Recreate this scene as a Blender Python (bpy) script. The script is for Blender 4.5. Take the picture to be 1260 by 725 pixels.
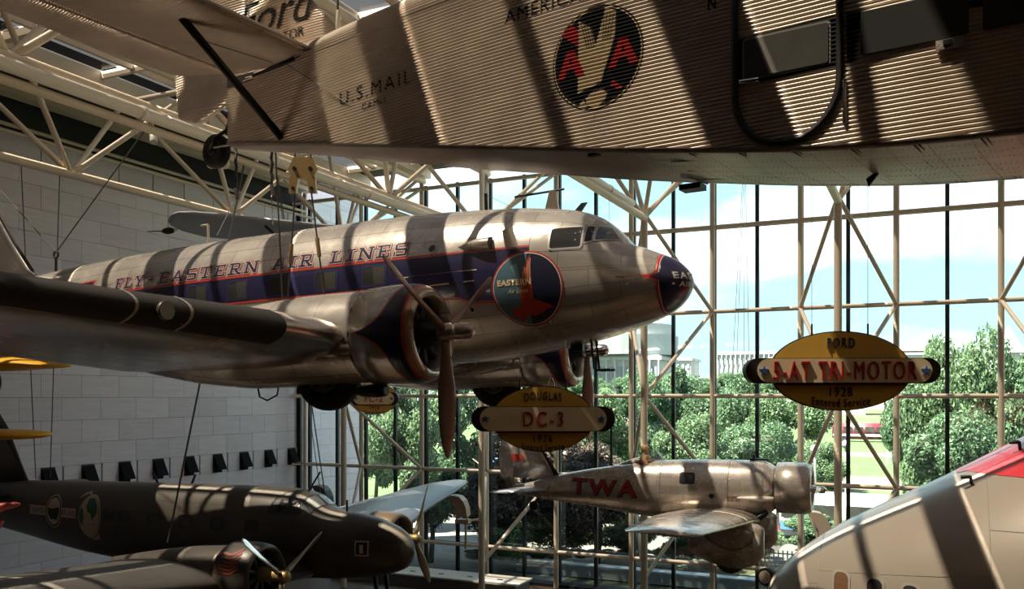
import bpy, bmesh, math, random
from mathutils import Vector, Matrix
R = math.radians
for o in list(bpy.data.objects): bpy.data.objects.remove(o)
scn = bpy.context.scene; COL = scn.collection

# ------------------------------------------------------------------ camera, sky, sun, exposure
cam_d = bpy.data.cameras.new('camera'); cam = bpy.data.objects.new('camera', cam_d); COL.objects.link(cam)
cam.location = (0, 0, 7.5); cam.rotation_euler = (R(90), 0, R(25.26))
cam_d.sensor_width = 36; cam_d.lens = 36*1090/1260; cam_d.shift_y = 125/1260
cam_d.clip_start = .05; cam_d.clip_end = 2000
scn.camera = cam

wd = bpy.data.worlds.new('sky'); scn.world = wd; wd.use_nodes = True
nt = wd.node_tree; nt.nodes.clear(); N = nt.nodes.new; L = nt.links.new
tc = N('ShaderNodeTexCoord'); sep = N('ShaderNodeSeparateXYZ'); L(tc.outputs['Generated'], sep.inputs[0])
ramp = N('ShaderNodeValToRGB'); e = ramp.color_ramp.elements
e[0].position = 0; e[0].color = (.62, .82, .95, 1); e[1].position = .8; e[1].color = (.13, .33, .72, 1)
m_ = ramp.color_ramp.elements.new(.22); m_.color = (.50, .86, 1.08, 1)
L(sep.outputs['Z'], ramp.inputs[0])
mp = N('ShaderNodeMapping'); mp.inputs['Scale'].default_value = (1, 1, 2.4); mp.inputs['Location'].default_value = (3.1, 1.7, .4)
L(tc.outputs['Generated'], mp.inputs[0])
nz = N('ShaderNodeTexNoise'); nz.inputs['Scale'].default_value = 3.1; nz.inputs['Detail'].default_value = 7; nz.inputs['Roughness'].default_value = .5
L(mp.outputs[0], nz.inputs['Vector'])
cr = N('ShaderNodeValToRGB'); cr.color_ramp.elements[0].position = .45; cr.color_ramp.elements[1].position = .57
L(nz.outputs['Fac'], cr.inputs[0])
mx = N('ShaderNodeMixRGB'); mx.inputs['Color2'].default_value = (1.2, 1.22, 1.25, 1)
L(cr.outputs[0], mx.inputs['Fac']); L(ramp.outputs[0], mx.inputs['Color1'])
bg = N('ShaderNodeBackground'); bg.inputs['Strength'].default_value = .88; L(mx.outputs[0], bg.inputs[0])
wo = N('ShaderNodeOutputWorld'); L(bg.outputs[0], wo.inputs[0])

SUN = Vector((.38, .33, -1)).normalized()
sd = bpy.data.lights.new('sun', 'SUN'); sd.energy = 27.; sd.angle = R(.6); sd.color = (1, .88, .70)
so = bpy.data.objects.new('sun', sd); COL.objects.link(so); so.location = (-20, -20, 60)
so.rotation_euler = SUN.to_track_quat('-Z', 'Y').to_euler()
scn.view_settings.view_transform = 'Standard'; scn.view_settings.look = 'None'
scn.view_settings.exposure = 1.1; scn.view_settings.gamma = 1; scn.view_settings.use_curve_mapping = False

# ------------------------------------------------------------------ materials
MATS = {}
def mat(name, col, rough=.5, metal=0., var=0., vscale=3., bump=0., bscale=20., panels=None, coat=0., spec=.5, stretch=(1, 1, 1), island=0.):
    """procedural surface: colour with noise variation, optional riveted sheet seams (panels = (centre z, length, girth angle))"""
    if name in MATS: return MATS[name]
    m = bpy.data.materials.new(name); m.use_nodes = True; t = m.node_tree; b = t.nodes['Principled BSDF']; MATS[name] = m
    N = t.nodes.new; L = t.links.new
    b.inputs['Roughness'].default_value = rough; b.inputs['Metallic'].default_value = metal
    b.inputs['Coat Weight'].default_value = coat; b.inputs['Specular IOR Level'].default_value = spec
    b.inputs['Base Color'].default_value = (*col, 1)
    out = None; hgt = None
    tc = N('ShaderNodeTexCoord')
    if var or bump:
        mp = N('ShaderNodeMapping'); mp.inputs['Scale'].default_value = stretch; L(tc.outputs['Object'], mp.inputs[0])
    if var:
        n = N('ShaderNodeTexNoise'); n.inputs['Scale'].default_value = vscale; n.inputs['Detail'].default_value = 6; n.inputs['Roughness'].default_value = .65
        L(mp.outputs[0], n.inputs['Vector'])
        r = N('ShaderNodeValToRGB'); r.color_ramp.elements[0].position = .3; r.color_ramp.elements[1].position = .7
        r.color_ramp.elements[0].color = (*[c*(1-var) for c in col], 1); r.color_ramp.elements[1].color = (*[min(1, c*(1+var)) for c in col], 1)
        L(n.outputs['Fac'], r.inputs[0]); out = r.outputs[0]
        if metal > .2:
            mr = N('ShaderNodeMapRange'); mr.inputs[3].default_value = max(.05, rough-.13); mr.inputs[4].default_value = rough+.13
            L(n.outputs['Fac'], mr.inputs[0]); L(mr.outputs[0], b.inputs['Roughness'])
    if island:
        g = N('ShaderNodeNewGeometry'); mi = N('ShaderNodeMixRGB'); mi.blend_type = 'MULTIPLY'; mi.inputs[0].default_value = 1
        rr = N('ShaderNodeValToRGB'); rr.color_ramp.elements[0].color = (1-island, 1-island, 1-island, 1); rr.color_ramp.elements[1].color = (1+island, 1+island, 1+island*.6, 1)
        L(g.outputs['Random Per Island'], rr.inputs[0])
        if out: L(out, mi.inputs[1])
        else: mi.inputs[1].default_value = (*col, 1)
        L(rr.outputs[0], mi.inputs[2]); out = mi.outputs[0]
    if panels:
        zc, ln, ang = panels
        s = N('ShaderNodeSeparateXYZ'); L(tc.outputs['Object'], s.inputs[0])
        sb = N('ShaderNodeMath'); sb.operation = 'SUBTRACT'; L(s.outputs['Z'], sb.inputs[0]); sb.inputs[1].default_value = zc
        at = N('ShaderNodeMath'); at.operation = 'ARCTAN2'; L(sb.outputs[0], at.inputs[0]); L(s.outputs['Y'], at.inputs[1])
        c = N('ShaderNodeCombineXYZ'); L(s.outputs['X'], c.inputs[0]); L(at.outputs[0], c.inputs[1])
        br = N('ShaderNodeTexBrick'); br.inputs['Scale'].default_value = 1; br.inputs['Brick Width'].default_value = ln; br.inputs['Row Height'].default_value = ang
        br.inputs['Mortar Size'].default_value = .006; br.inputs['Mortar Smooth'].default_value = .3; br.inputs['Bias'].default_value = 0
        br.inputs['Color1'].default_value = (.80, .80, .80, 1); br.inputs['Color2'].default_value = (1.08, 1.08, 1.08, 1); br.inputs['Mortar'].default_value = (.45, .43, .4, 1)
        L(c.outputs[0], br.inputs['Vector'])
        mm = N('ShaderNodeMixRGB'); mm.blend_type = 'MULTIPLY'; mm.inputs[0].default_value = 1
        if out: L(out, mm.inputs[1])
        else: mm.inputs[1].default_value = (*col, 1)
        L(br.outputs['Color'], mm.inputs[2]); out = mm.outputs[0]
    if out: L(out, b.inputs['Base Color'])
    if bump:
        n2 = N('ShaderNodeTexNoise'); n2.inputs['Scale'].default_value = bscale; n2.inputs['Detail'].default_value = 4; L(mp.outputs[0], n2.inputs['Vector'])
        bp = N('ShaderNodeBump'); bp.inputs['Strength'].default_value = bump; bp.inputs['Distance'].default_value = .02; L(n2.outputs['Fac'], bp.inputs['Height'])
        L(bp.outputs[0], b.inputs['Normal'])
    return m
def glass(name, tint, refl=.06, rough=.0):
    m = bpy.data.materials.new(name); m.use_nodes = True; t = m.node_tree; t.nodes.clear(); MATS[name] = m
    N = t.nodes.new; L = t.links.new
    tr = N('ShaderNodeBsdfTransparent'); tr.inputs[0].default_value = (*tint, 1)
    gl = N('ShaderNodeBsdfGlossy'); gl.inputs['Roughness'].default_value = rough; gl.inputs[0].default_value = (.9, .95, 1, 1)
    mi = N('ShaderNodeMixShader'); mi.inputs[0].default_value = refl
    o = N('ShaderNodeOutputMaterial'); L(tr.outputs[0], mi.inputs[1]); L(gl.outputs[0], mi.inputs[2]); L(mi.outputs[0], o.inputs[0])
    return m

ALU = mat('weathered_aluminium', (.66, .60, .53), .25, .55, var=.10, vscale=1.6, bump=.12, bscale=5, panels=(.2, .92, .26))
ALU2 = mat('polished_aluminium', (.60, .53, .46), .26, .58, var=.13, vscale=2, bump=.3, bscale=3.2, panels=(.12, .75, .35))
ALUW = mat('wing_aluminium', (.52, .47, .42), .24, .88, var=.12, vscale=2, bump=.25, bscale=2.5)
CORR = mat('corrugated_duralumin', (.76, .63, .51), .32, .36, var=.12, vscale=2.2)
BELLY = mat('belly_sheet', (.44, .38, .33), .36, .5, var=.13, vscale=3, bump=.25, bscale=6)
DARKM = mat('blackened_steel', (.018, .018, .02), .45, .3)
BLACK = mat('black_paint', (.012, .012, .014), .4)
RUB = mat('tyre_rubber', (.02, .019, .018), .75, bump=.1, bscale=40)
NAVY = mat('navy_blue_paint', (.022, .020, .062), .3, coat=.3)
RED = mat('red_paint', (.52, .045, .03), .35, coat=.2)
CREAM = mat('cream_paint', (.88, .70, .42), .45, var=.05)
WHITE = mat('white_paint', (.78, .75, .70), .45)
TEAL = mat('teal_paint', (.10, .19, .235), .35)
YEL = mat('sign_yellow', (.88, .50, .085), .45, var=.05, vscale=5)
WYEL = mat('chrome_yellow_fabric', (.85, .44, .02), .45)
OLIVE = mat('dark_bronze_grey', (.10, .088, .072), .40, .2, var=.14, vscale=1.5, bump=.1, bscale=4, panels=(.15, 1.1, .4))
OLIVW = mat('dark_wing_grey', (.115, .105, .095), .40, .3, var=.14, vscale=1.2)
PIPE = mat('beige_pipe_paint', (.60, .50, .375), .45, var=.04)
PALE = mat('pale_duct_paint', (.72, .66, .56), .4)
MULL = mat('dark_bronze_mullion', (.012, .014, .02), .4, .2)
STONE = mat('pale_marble', (.66, .60, .645), .6, var=.09, vscale=2.2, stretch=(1, .6, 4), bump=.06, bscale=14)
DARKC = mat('black_ceiling', (.012, .011, .010), .8)
BRONZE = mat('hoist_bronze', (.42, .29, .12), .45, .5)
CABLE = mat('steel_cable', (.10, .09, .08), .5, .5)
CABLEP = mat('pale_wire', (.40, .40, .38), .5, .3)
DGLASS = mat('dark_window_glass', (.035, .034, .033), .08, 0, spec=.8)
ALPHG = mat('blue_grey_fabric', (.36, .38, .42), .5, var=.06)
G747 = mat('airliner_grey_paint', (.36, .305, .245), .30, .15, var=.03, vscale=.8, coat=.3)
R747 = mat('airliner_red_paint', (.62, .04, .05), .3, coat=.3)
PROP = mat('propeller_aluminium', (.5, .42, .36), .35, .7, var=.06)
PROPD = mat('propeller_blade_reddish', (.30, .19, .145), .42, .45, var=.12, vscale=6)
CHROME = mat('polished_steel', (.78, .77, .75), .15, 1)
PANE = glass('window_glass', (.86, .93, .91), .05)
SKYL = glass('tinted_skylight_glass', (.29, .29, .29), .05, .15)
CLEAR = glass('clear_plastic', (.85, .83, .8), .16, .1)

# ------------------------------------------------------------------ builders
def tag(o, label=None, cat=None, group=None, kind=None):
    if label: o['label'] = label
    if cat: o['category'] = cat
    if group: o['group'] = group
    if kind: o['kind'] = kind
    return o
def link(o, parent=None):
    COL.objects.link(o)
    if parent: o.parent = parent
    return o
def empty(name, loc=(0, 0, 0), rot=(0, 0, 0), label=None, cat=None, group=None, kind=None):
    o = bpy.data.objects.new(name, None); o.location = loc; o.rotation_euler = rot; o.empty_display_size = .2
    return tag(link(o), label, cat, group, kind)
def mesh(name, v, f, m, parent=None, smooth=False):
    me = bpy.data.meshes.new(name); me.from_pydata([tuple(p) for p in v], [], f); me.materials.append(m)
    if smooth: me.polygons.foreach_set('use_smooth', [True]*len(me.polygons))
    me.update()
    return link(bpy.data.objects.new(name, me), parent)
def bmobj(name, bm, m, parent=None, smooth=False):
    me = bpy.data.meshes.new(name); bm.to_mesh(me); bm.free(); me.materials.append(m)
    if smooth: me.polygons.foreach_set('use_smooth', [True]*len(me.polygons))
    return link(bpy.data.objects.new(name, me), parent)
_UNIT = {}
def unit(shape, m):
    k = (shape, m.name)
    if k in _UNIT: return _UNIT[k]
    bm = bmesh.new()
    if shape == 'box': bmesh.ops.create_cube(bm, size=1)
    elif shape == 'sphere': bmesh.ops.create_uvsphere(bm, u_segments=16, v_segments=10, radius=1)
    else: bmesh.ops.create_cone(bm, cap_ends=True, segments={'cyl': 12, 'wire': 5}[shape], radius1=1, radius2=1, depth=1)
    me = bpy.data.meshes.new(shape); bm.to_mesh(me); bm.free(); me.materials.append(m)
    if shape != 'box':
        me.polygons.foreach_set('use_smooth', [len(p.vertices) == 4 or shape == 'sphere' for p in me.polygons])
    _UNIT[k] = me; return me
def rod(name, p0, p1, r, m, parent=None, shape='cyl'):
    p0, p1 = Vector(p0), Vector(p1); d = p1-p0
    o = bpy.data.objects.new(name, unit(shape, m))
    rr = r if isinstance(r, (tuple, list)) else (r, r)
    o.matrix_local = Matrix.LocRotScale((p0+p1)/2, d.to_track_quat('Z', 'X'), (rr[0], rr[1], d.length))
    return link(o, parent)
def box(name, c, s, m, parent=None, rot=(0, 0, 0)):
    o = bpy.data.objects.new(name, unit('box', m)); o.location = c; o.scale = s; o.rotation_euler = rot
    return link(o, parent)
def ball(name, c, s, m, parent=None):
    o = bpy.data.objects.new(name, unit('sphere', m)); o.location = c; o.scale = (s, s, s) if isinstance(s, (int, float)) else s
    return link(o, parent)
def rings(R_, close=True, cap0=False, cap1=False):
    """list of rings of points -> verts, faces"""
    v = []; f = []; n = len(R_[0])
    for r in R_: v += r
    for i in range(len(R_)-1):
        for j in range(n if close else n-1):
            k = (j+1) % n; f.append((i*n+j, i*n+k, (i+1)*n+k, (i+1)*n+j))
    if cap0: f.append(tuple(range(n))[::-1])
    if cap1: f.append(tuple((len(R_)-1)*n+j for j in range(n)))
    return v, f
def lathe(name, prof, m, parent=None, origin=(0, 0, 0), axis='x', n=32, smooth=True, cap=False):
    """profile of (along, radius) turned about the axis through origin"""
    rs = []
    for a, r in prof:
        ring = []
        for j in range(n):
            t = 2*math.pi*j/n; c, s = r*math.cos(t), r*math.sin(t)
            p = {'x': (a, c, s), 'y': (c, a, s), 'z': (c, s, a)}[axis]
            ring.append((p[0]+origin[0], p[1]+origin[1], p[2]+origin[2]))
        rs.append(ring)
    v, f = rings(rs, True, cap, cap)
    return mesh(name, v, f, m, parent, smooth)
def torus(name, c, Rr, r, m, parent=None, axis='y', n=28, k=10, squash=1.):
    rs = []
    for i in range(n+1):
        a = 2*math.pi*i/n; ring = []
        for j in range(k):
            b = 2*math.pi*j/k; q = Rr+r*math.cos(b); w = r*math.sin(b)*squash
            p = {'y': (q*math.cos(a), w, q*math.sin(a)), 'x': (w, q*math.cos(a), q*math.sin(a)), 'z': (q*math.cos(a), q*math.sin(a), w)}[axis]
            ring.append((c[0]+p[0], c[1]+p[1], c[2]+p[2]))
        rs.append(ring)
    v, f = rings(rs); return mesh(name, v, f, m, parent, True)
def tube(name, pts, r, m, parent=None, n=8, smooth=True):
    """tube through points; r constant or per point"""
    P = [Vector(p) for p in pts]; rs = []; up = None
    for i, p in enumerate(P):
        t = (P[min(i+1, len(P)-1)]-P[max(i-1, 0)]).normalized()
        if up is None: up = t.orthogonal().normalized()
        up = (up-t*up.dot(t)).normalized(); b = t.cross(up); q = r[i] if isinstance(r, (list, tuple)) else r
        rs.append([tuple(p+up*(q*math.cos(2*math.pi*j/n))+b*(q*math.sin(2*math.pi*j/n))) for j in range(n)])
    v, f = rings(rs, True, True, True); return mesh(name, v, f, m, parent, smooth)
def prism(name, poly, d0, d1, m, parent=None, plane='xz'):
    """flat outline extruded: plane 'xz' runs along y, 'xy' along z, 'yz' along x"""
    mk = {'xz': lambda a, b, d: (a, d, b), 'xy': lambda a, b, d: (a, b, d), 'yz': lambda a, b, d: (d, a, b)}[plane]
    n = len(poly); v = [mk(a, b, d0) for a, b in poly]+[mk(a, b, d1) for a, b in poly]
    bm = bmesh.new(); vs = [bm.verts.new(p) for p in v]
    bm.faces.new(vs[:n]); bm.faces.new(vs[n:][::-1])
    for i in range(n): bm.faces.new((vs[i], vs[(i+1) % n], vs[n+(i+1) % n], vs[n+i]))
    bmesh.ops.recalc_face_normals(bm, faces=bm.faces)
    return bmobj(name, bm, m, parent)

def pchip(xs, ys, x):
    """monotone-ish cubic through points (xs ascending)"""
    n = len(xs)
    if x <= xs[0]: return ys[0]
    if x >= xs[-1]: return ys[-1]
    i = 0
    while x > xs[i+1]: i += 1
    def d(k): return (ys[k+1]-ys[k])/(xs[k+1]-xs[k])
    def sl(k):
        if k == 0: return d(0)
        if k == n-1: return d(n-2)
        a, b = d(k-1), d(k)
        return 0 if a*b <= 0 else 2*a*b/(a+b)
    hh = xs[i+1]-xs[i]; t = (x-xs[i])/hh; m0, m1 = sl(i)*hh, sl(i+1)*hh
    return (2*t**3-3*t*t+1)*ys[i]+(t**3-2*t*t+t)*m0+(-2*t**3+3*t*t)*ys[i+1]+(t**3-t*t)*m1
class Body:
    """streamlined hull along x: stations (x, z top, z bottom, half width, z of greatest width, exponent)"""
    def __init__(s, st):
        s.st = sorted(st); s.xs = [a[0] for a in s.st]
    def at(s, x): return [pchip(s.xs, [a[i] for a in s.st], x) for i in range(1, 6)]
    def ring(s, x, n=40):
        zt, zb, hw, zm, ex = s.at(x); out = []
        for j in range(n):
            t = 2*math.pi*j/n; c, si = math.cos(t), math.sin(t)
            out.append((x, hw*math.copysign(abs(c)**(2/ex), c), zm+(zt-zm if si > 0 else zm-zb)*math.copysign(abs(si)**(2/ex), si)))
        return out
    def build(s, name, m, parent, x0, x1, steps=60, n=40, ease=None, grow=0.):
        xs = [x0+(x1-x0)*(ease(i/steps) if ease else i/steps) for i in range(steps+1)]
        rs = [s.ring(x, n) for x in xs]
        if grow:
            for r in rs:
                zt, zb, hw, zm, ex = s.at(r[0][0])
                for i, p in enumerate(r):
                    l = math.hypot(p[1], p[2]-zm) or 1; r[i] = (p[0], p[1]*(1+grow/l), zm+(p[2]-zm)*(1+grow/l))
        v, f = rings(rs, True, True, True)
        o = mesh(name, v, f, m, parent, True)
        bm = bmesh.new(); bm.from_mesh(o.data); bmesh.ops.recalc_face_normals(bm, faces=bm.faces); bm.to_mesh(o.data); bm.free()
        return o
    def side(s, x, z, off=.006, sg=-1):
        zt, zb, hw, zm, ex = s.at(x); q = abs((z-zm)/((zt-zm) if z > zm else (zm-zb) or 1)); q = min(q, .995)
        y = hw*(1-q**ex)**(1/ex)
        # outward normal in the section
        dz = .01; q2 = min(abs((z+dz-zm)/((zt-zm) if z+dz > zm else (zm-zb))), .995); y2 = hw*(1-q2**ex)**(1/ex)
        ny, nz = dz, y-y2; l = math.hypot(ny, nz) or 1
        return (x, sg*(y+off*ny/l), z+off*nz/l)
    def top(s, x, y, off=.006):
        zt, zb, hw, zm, ex = s.at(x); q = min(abs(y)/hw, .98)
        return (x, y, zm+(zt-zm)*(1-q**ex)**(1/ex)+off)

def poly2d(polys, step=None, stepx=None):
    """list of 2d outlines -> bmesh in (x, z) plane cut into strips"""
    bm = bmesh.new()
    for p in polys:
        vs = [bm.verts.new((a, 0, b)) for a, b in p]; bm.faces.new(vs)
    bmesh.ops.triangulate(bm, faces=bm.faces[:])
    cut(bm, step, stepx); return bm
def cut(bm, step, stepx):
    if not bm.verts: return
    for ax, st in ((2, step), (0, stepx)):
        if not st: continue
        lo = min(v.co[ax] for v in bm.verts); hi = max(v.co[ax] for v in bm.verts)
        k = math.floor(lo/st)+1
        while k*st < hi:
            co = Vector((0, 0, 0)); co[ax] = k*st; no = Vector((0, 0, 0)); no[ax] = 1
            bmesh.ops.bisect_plane(bm, geom=bm.verts[:]+bm.edges[:]+bm.faces[:], plane_co=co, plane_no=no); k += 1
def wrap(name, bm, fn, m, parent, solid=0.):
    for v in bm.verts: v.co = fn(v.co.x, v.co.z)
    bmesh.ops.recalc_face_normals(bm, faces=bm.faces)
    return bmobj(name, bm, m, parent)
def text_bm(s, size, bold=0., xs=1., space=1.):
    """lettering in the (x, z) plane, centred on its own box"""
    c = bpy.data.curves.new('lettering', 'FONT'); c.body = s; c.size = size; c.offset = bold; c.align_x = 'CENTER'; c.space_character = space; c.resolution_u = 4
    o = bpy.data.objects.new('lettering', c); COL.objects.link(o); dg = bpy.context.evaluated_depsgraph_get(); dg.update()
    me = bpy.data.meshes.new_from_object(o.evaluated_get(dg)); bm = bmesh.new(); bm.from_mesh(me)
    bpy.data.objects.remove(o); bpy.data.meshes.remove(me); bpy.data.curves.remove(c)
    lo = min(v.co.y for v in bm.verts); hi = max(v.co.y for v in bm.verts); x0 = min(v.co.x for v in bm.verts); x1 = max(v.co.x for v in bm.verts)
    for v in bm.verts: v.co = Vector(((v.co.x-(x0+x1)/2)*xs, 0, v.co.y-(lo+hi)/2))
    return bm
def circ(cx, cz, rx, rz=None, n=36, a0=0, a1=360): 
    rz = rz or rx
    full = abs(a1-a0) >= 360
    return [(cx+rx*math.cos(R(a0+(a1-a0)*i/(n if full else n-1))), cz+rz*math.sin(R(a0+(a1-a0)*i/(n if full else n-1)))) for i in range(n)]
def rrect(x0, x1, z0, z1, r, n=5):
    o = []
    for cx, cz, a in ((x1-r, z1-r, 0), (x0+r, z1-r, 90), (x0+r, z0+r, 180), (x1-r, z0+r, 270)):
        o += [(cx+r*math.cos(R(a+90*i/(n-1))), cz+r*math.sin(R(a+90*i/(n-1)))) for i in range(n)]
    return o
def ringpoly(outer, inner):
    """annulus as quads between two outlines with equal counts"""
    n = len(outer); return [[outer[i], outer[(i+1) % n], inner[(i+1) % n], inner[i]] for i in range(n)]
def stroke(pts, w, closed=False):
    """quads along a polyline, mitred"""
    P = [Vector((p[0], p[1])) for p in pts]; n = len(P); L_, R_ = [], []
    for i in range(n):
        a = P[i-1] if (i or closed) else None; b = P[(i+1) % n] if (i < n-1 or closed) else None
        d1 = (P[i]-a).normalized() if a is not None else None; d2 = (b-P[i]).normalized() if b is not None else None
        d1 = d1 or d2; d2 = d2 or d1
        t = (d1+d2).normalized(); nn = Vector((-t.y, t.x)); k = w/2/max(.45, nn.dot(Vector((-d1.y, d1.x))))
        L_.append(P[i]+nn*k); R_.append(P[i]-nn*k)
    return [[tuple(L_[i]), tuple(L_[(i+1) % n]), tuple(R_[(i+1) % n]), tuple(R_[i])] for i in range(n if closed else n-1)]

def airfoil(n=13, th=.12, camber=.02):
    up, lo = [], []
    for i in range(n):
        x = .5*(1-math.cos(math.pi*i/(n-1)))
        t = 5*th*(.2969*math.sqrt(x)-.126*x-.3516*x*x+.2843*x**3-.1015*x**4); c = camber*4*x*(1-x)
        up.append((x, c+t)); lo.append((x, c-t))
    return up[::-1]+lo[1:-1]
def wing(name, secs, m, parent=None, th=.12, camber=.02, n=15, smooth=True, inc=0.):
    """sections (x leading edge, y, z, chord, thickness factor); chord runs to -x"""
    rs = []
    for le, y, z, ch, k in secs:
        rs.append([(le-ch*a, y, z+ch*b*k-inc*ch*a) for a, b in airfoil(n, th, camber)])
    v, f = rings(rs, True, True, True); o = mesh(name, v, f, m, parent, smooth)
    bm = bmesh.new(); bm.from_mesh(o.data); bmesh.ops.recalc_face_normals(bm, faces=bm.faces); bm.to_mesh(o.data); bm.free()
    return o
def blade(name, hub, ang, length, w, m, parent, twist=R(35), face=1, root=.12):
    """propeller blade in the yz plane of an engine that points to +x; ang measured from +z towards +y"""
    rs = []; ca, sa = math.cos(ang), math.sin(ang)
    prof = [(0., .35), (.08, .35), (.2, .62), (.4, .95), (.6, 1.), (.8, .86), (.93, .6), (.985, .3), (1., .05)]
    for t, k in prof:
        r = root+(length-root)*t; ww = w*k/2; tk = (.055*(1-t)**1.5+.012)*(1 if t < .99 else .3); tw = R(62)-(R(62)-R(18))*t if t > .1 else R(55)
        ring = []
        for j in range(10):
            a = 2*math.pi*j/10; cx, cy = ww*math.cos(a), max(tk, .02 if t < .1 else 0)*math.sin(a)
            if t < .12: cx, cy = .06*math.cos(a), .06*math.sin(a)
            u = cx*math.cos(tw)-cy*math.sin(tw)*face; x = cx*math.sin(tw)*face+cy*math.cos(tw)
            ring.append((hub[0]+x, hub[1]+r*sa+u*ca, hub[2]+r*ca-u*sa))
        rs.append(ring)
    v, f = rings(rs, True, True, True); return mesh(name, v, f, m, parent, True)
def copy_tree(o, parent=None):
    c = o.copy(); COL.objects.link(c); c.parent = parent
    for ch in list(o.children): copy_tree(ch, c)
    return c

# ------------------------------------------------------------------ the hall
GX = [-25.41+3.05*k for k in range(13)]           # pipe columns of the glass wall and roof grid
GY = 32.04; XW, XE, YS = -26.1, 12.2, -12.
def instance_variation(m, amt, shift=True):
    """per-object tone and texture offset for stone slabs and the like"""
    t = m.node_tree; b = t.nodes['Principled BSDF']; N = t.nodes.new; L = t.links.new
    oi = N('ShaderNodeObjectInfo'); mr = N('ShaderNodeMapRange'); mr.inputs[3].default_value = 1-amt; mr.inputs[4].default_value = 1+amt; L(oi.outputs['Random'], mr.inputs[0])
    mm = N('ShaderNodeMixRGB'); mm.blend_type = 'MULTIPLY'; mm.inputs[0].default_value = 1
    src = b.inputs['Base Color'].links[0].from_socket; L(src, mm.inputs[1]); L(mr.outputs[0], mm.inputs[2]); L(mm.outputs[0], b.inputs['Base Color'])
    if shift:
        ml = N('ShaderNodeMath'); ml.operation = 'MULTIPLY'; ml.inputs[1].default_value = 37; L(oi.outputs['Random'], ml.inputs[0])
        for n in t.nodes:
            if n.type == 'MAPPING': L(ml.outputs[0], n.inputs['Location'])
instance_variation(STONE, .07)
JOINT = mat('dark_stone_joint', (.10, .09, .09), .9)
FLOOR = mat('warm_tan_floor', (.075, .04, .016), .45, var=.15, vscale=.6)
fl = tag(mesh('floor', [(XW, YS, 0), (XE, YS, 0), (XE, 32.6, 0), (XW, 32.6, 0)], [(0, 1, 2, 3)], FLOOR), kind='structure')

# west wall of marble slabs with a strip of small hopper windows
wl = tag(box('wall_left', (XW-.2, 10.3, 8.), (.3, 44.6, 16.), JOINT), kind='structure'); wl.scale = (1, 1, 1)
wl.data = bpy.data.meshes.new('wall_left')
_b = bmesh.new(); bmesh.ops.create_cube(_b, size=1); bmesh.ops.scale(_b, vec=(.3, 44.6, 16.), verts=_b.verts); _b.to_mesh(wl.data); _b.free(); wl.data.materials.append(JOINT)
wlo = Vector(wl.location)
MATTE = mat('matte_black_sash', (.012, .012, .013), .95, spec=.1)
def slab(parent, po, y0, y1, z0, z1, x=XW, th=.07, name='stone_panel', gap=.012):
    o = bpy.data.objects.new(name, unit('box', STONE)); o.scale = (th, y1-y0-gap, z1-z0-gap)
    o.location = Vector((x-th/2+.02, (y0+y1)/2, (z0+z1)/2))-po; return link(o, parent)
CZ = 4.40; CH = .762; PW = 1.525; Y00 = 19.47
rw = random.Random(4)
for k in range(-5, 15):
    z0 = CZ+CH*k; z1 = z0+CH
    if k == 0: continue
    off = (k % 2)*PW/2
    y = Y00-PW*7-off if z0 > 2 else Y00-PW*3-off
    while y < 32.2:
        y1 = min(y+PW, 32.3)
        g = .045 if k == 14 else .012
        if y1-y > .25 and y1 > 9: slab(wl, wlo, max(y, 8.6), y1, z0, z1, gap=g)
        y += PW
# rest of the wall, behind and beside the camera and low down, out of view: plain large slabs
for y0, y1 in ((YS, -1.6), (-1.6, 8.6)):
    for i in range(4): slab(wl, wlo, y0, y1, 4*i, 4*i+4)
slab(wl, wlo, 8.6, 32.3, 0, CZ-5*CH)
# hopper window strip: a slab between each pair of openings
for i in range(-4, 9):
    ya = Y00+PW*i
    if i >= 0:
        w = empty('hopper_window', (XW, ya+.25, CZ+CH/2), label='%s small dark hopper window from the left in the marble wall' % ['first', 'second', 'third', 'fourth', 'fifth', 'sixth', 'seventh', 'eighth', 'ninth'][i], cat='window', group='hopper windows in the marble wall')
        box('opening', (.0, 0, 0), (.05, .5, CH-.02), MATTE, w); box('frame', (.035, -.25, 0), (.03, .025, CH-.02), BLACK, w); box('frame', (.035, 0, CH/2-.03), (.03, .5, .03), BLACK, w)
        v = [(.03, -.24, .33), (.03, .24, .33), (.30, .24, -.25), (.30, -.24, -.25), (.05, -.24, .33), (.05, .24, .33), (.32, .24, -.25), (.32, -.24, -.25)]
        mesh('sash', v, [(0, 1, 2, 3), (7, 6, 5, 4), (0, 4, 5, 1), (1, 5, 6, 2), (2, 6, 7, 3), (3, 7, 4, 0)], MATTE, w)
        slab(wl, wlo, ya+.5, ya+.78, CZ, CZ+CH); slab(wl, wlo, ya+.84, ya+PW, CZ, CZ+CH)
    else: slab(wl, wlo, ya, ya+PW, CZ, CZ+CH)
box('wall_upper_band', Vector((XW-.1, 10.3, 17.5))-wlo, (.3, 44.6, 3.3), DARKC, wl)
# the same marble block carries on outside, beyond the glass
we = tag(box('wall_exterior', (XW-1.2, 34.95, 9.), (2.3, 4.9, 18.), JOINT), kind='structure'); weo = Vector(we.location)
we.scale = (1, 1, 1); we.data = bpy.data.meshes.new('wall_exterior')
_b = bmesh.new(); bmesh.ops.create_cube(_b, size=1); bmesh.ops.scale(_b, vec=(2.3, 4.9, 18.), verts=_b.verts); _b.to_mesh(we.data); _b.free(); we.data.materials.append(JOINT)
for k in range(-5, 17):
    off = (k % 2)*PW/2; y = 32.5-off
    while y < 37.4:
        slab(we, weo, max(y, 32.5), min(y+PW, 37.45), CZ+CH*k, CZ+CH*(k+1), x=XW+.02); y += PW
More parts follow.
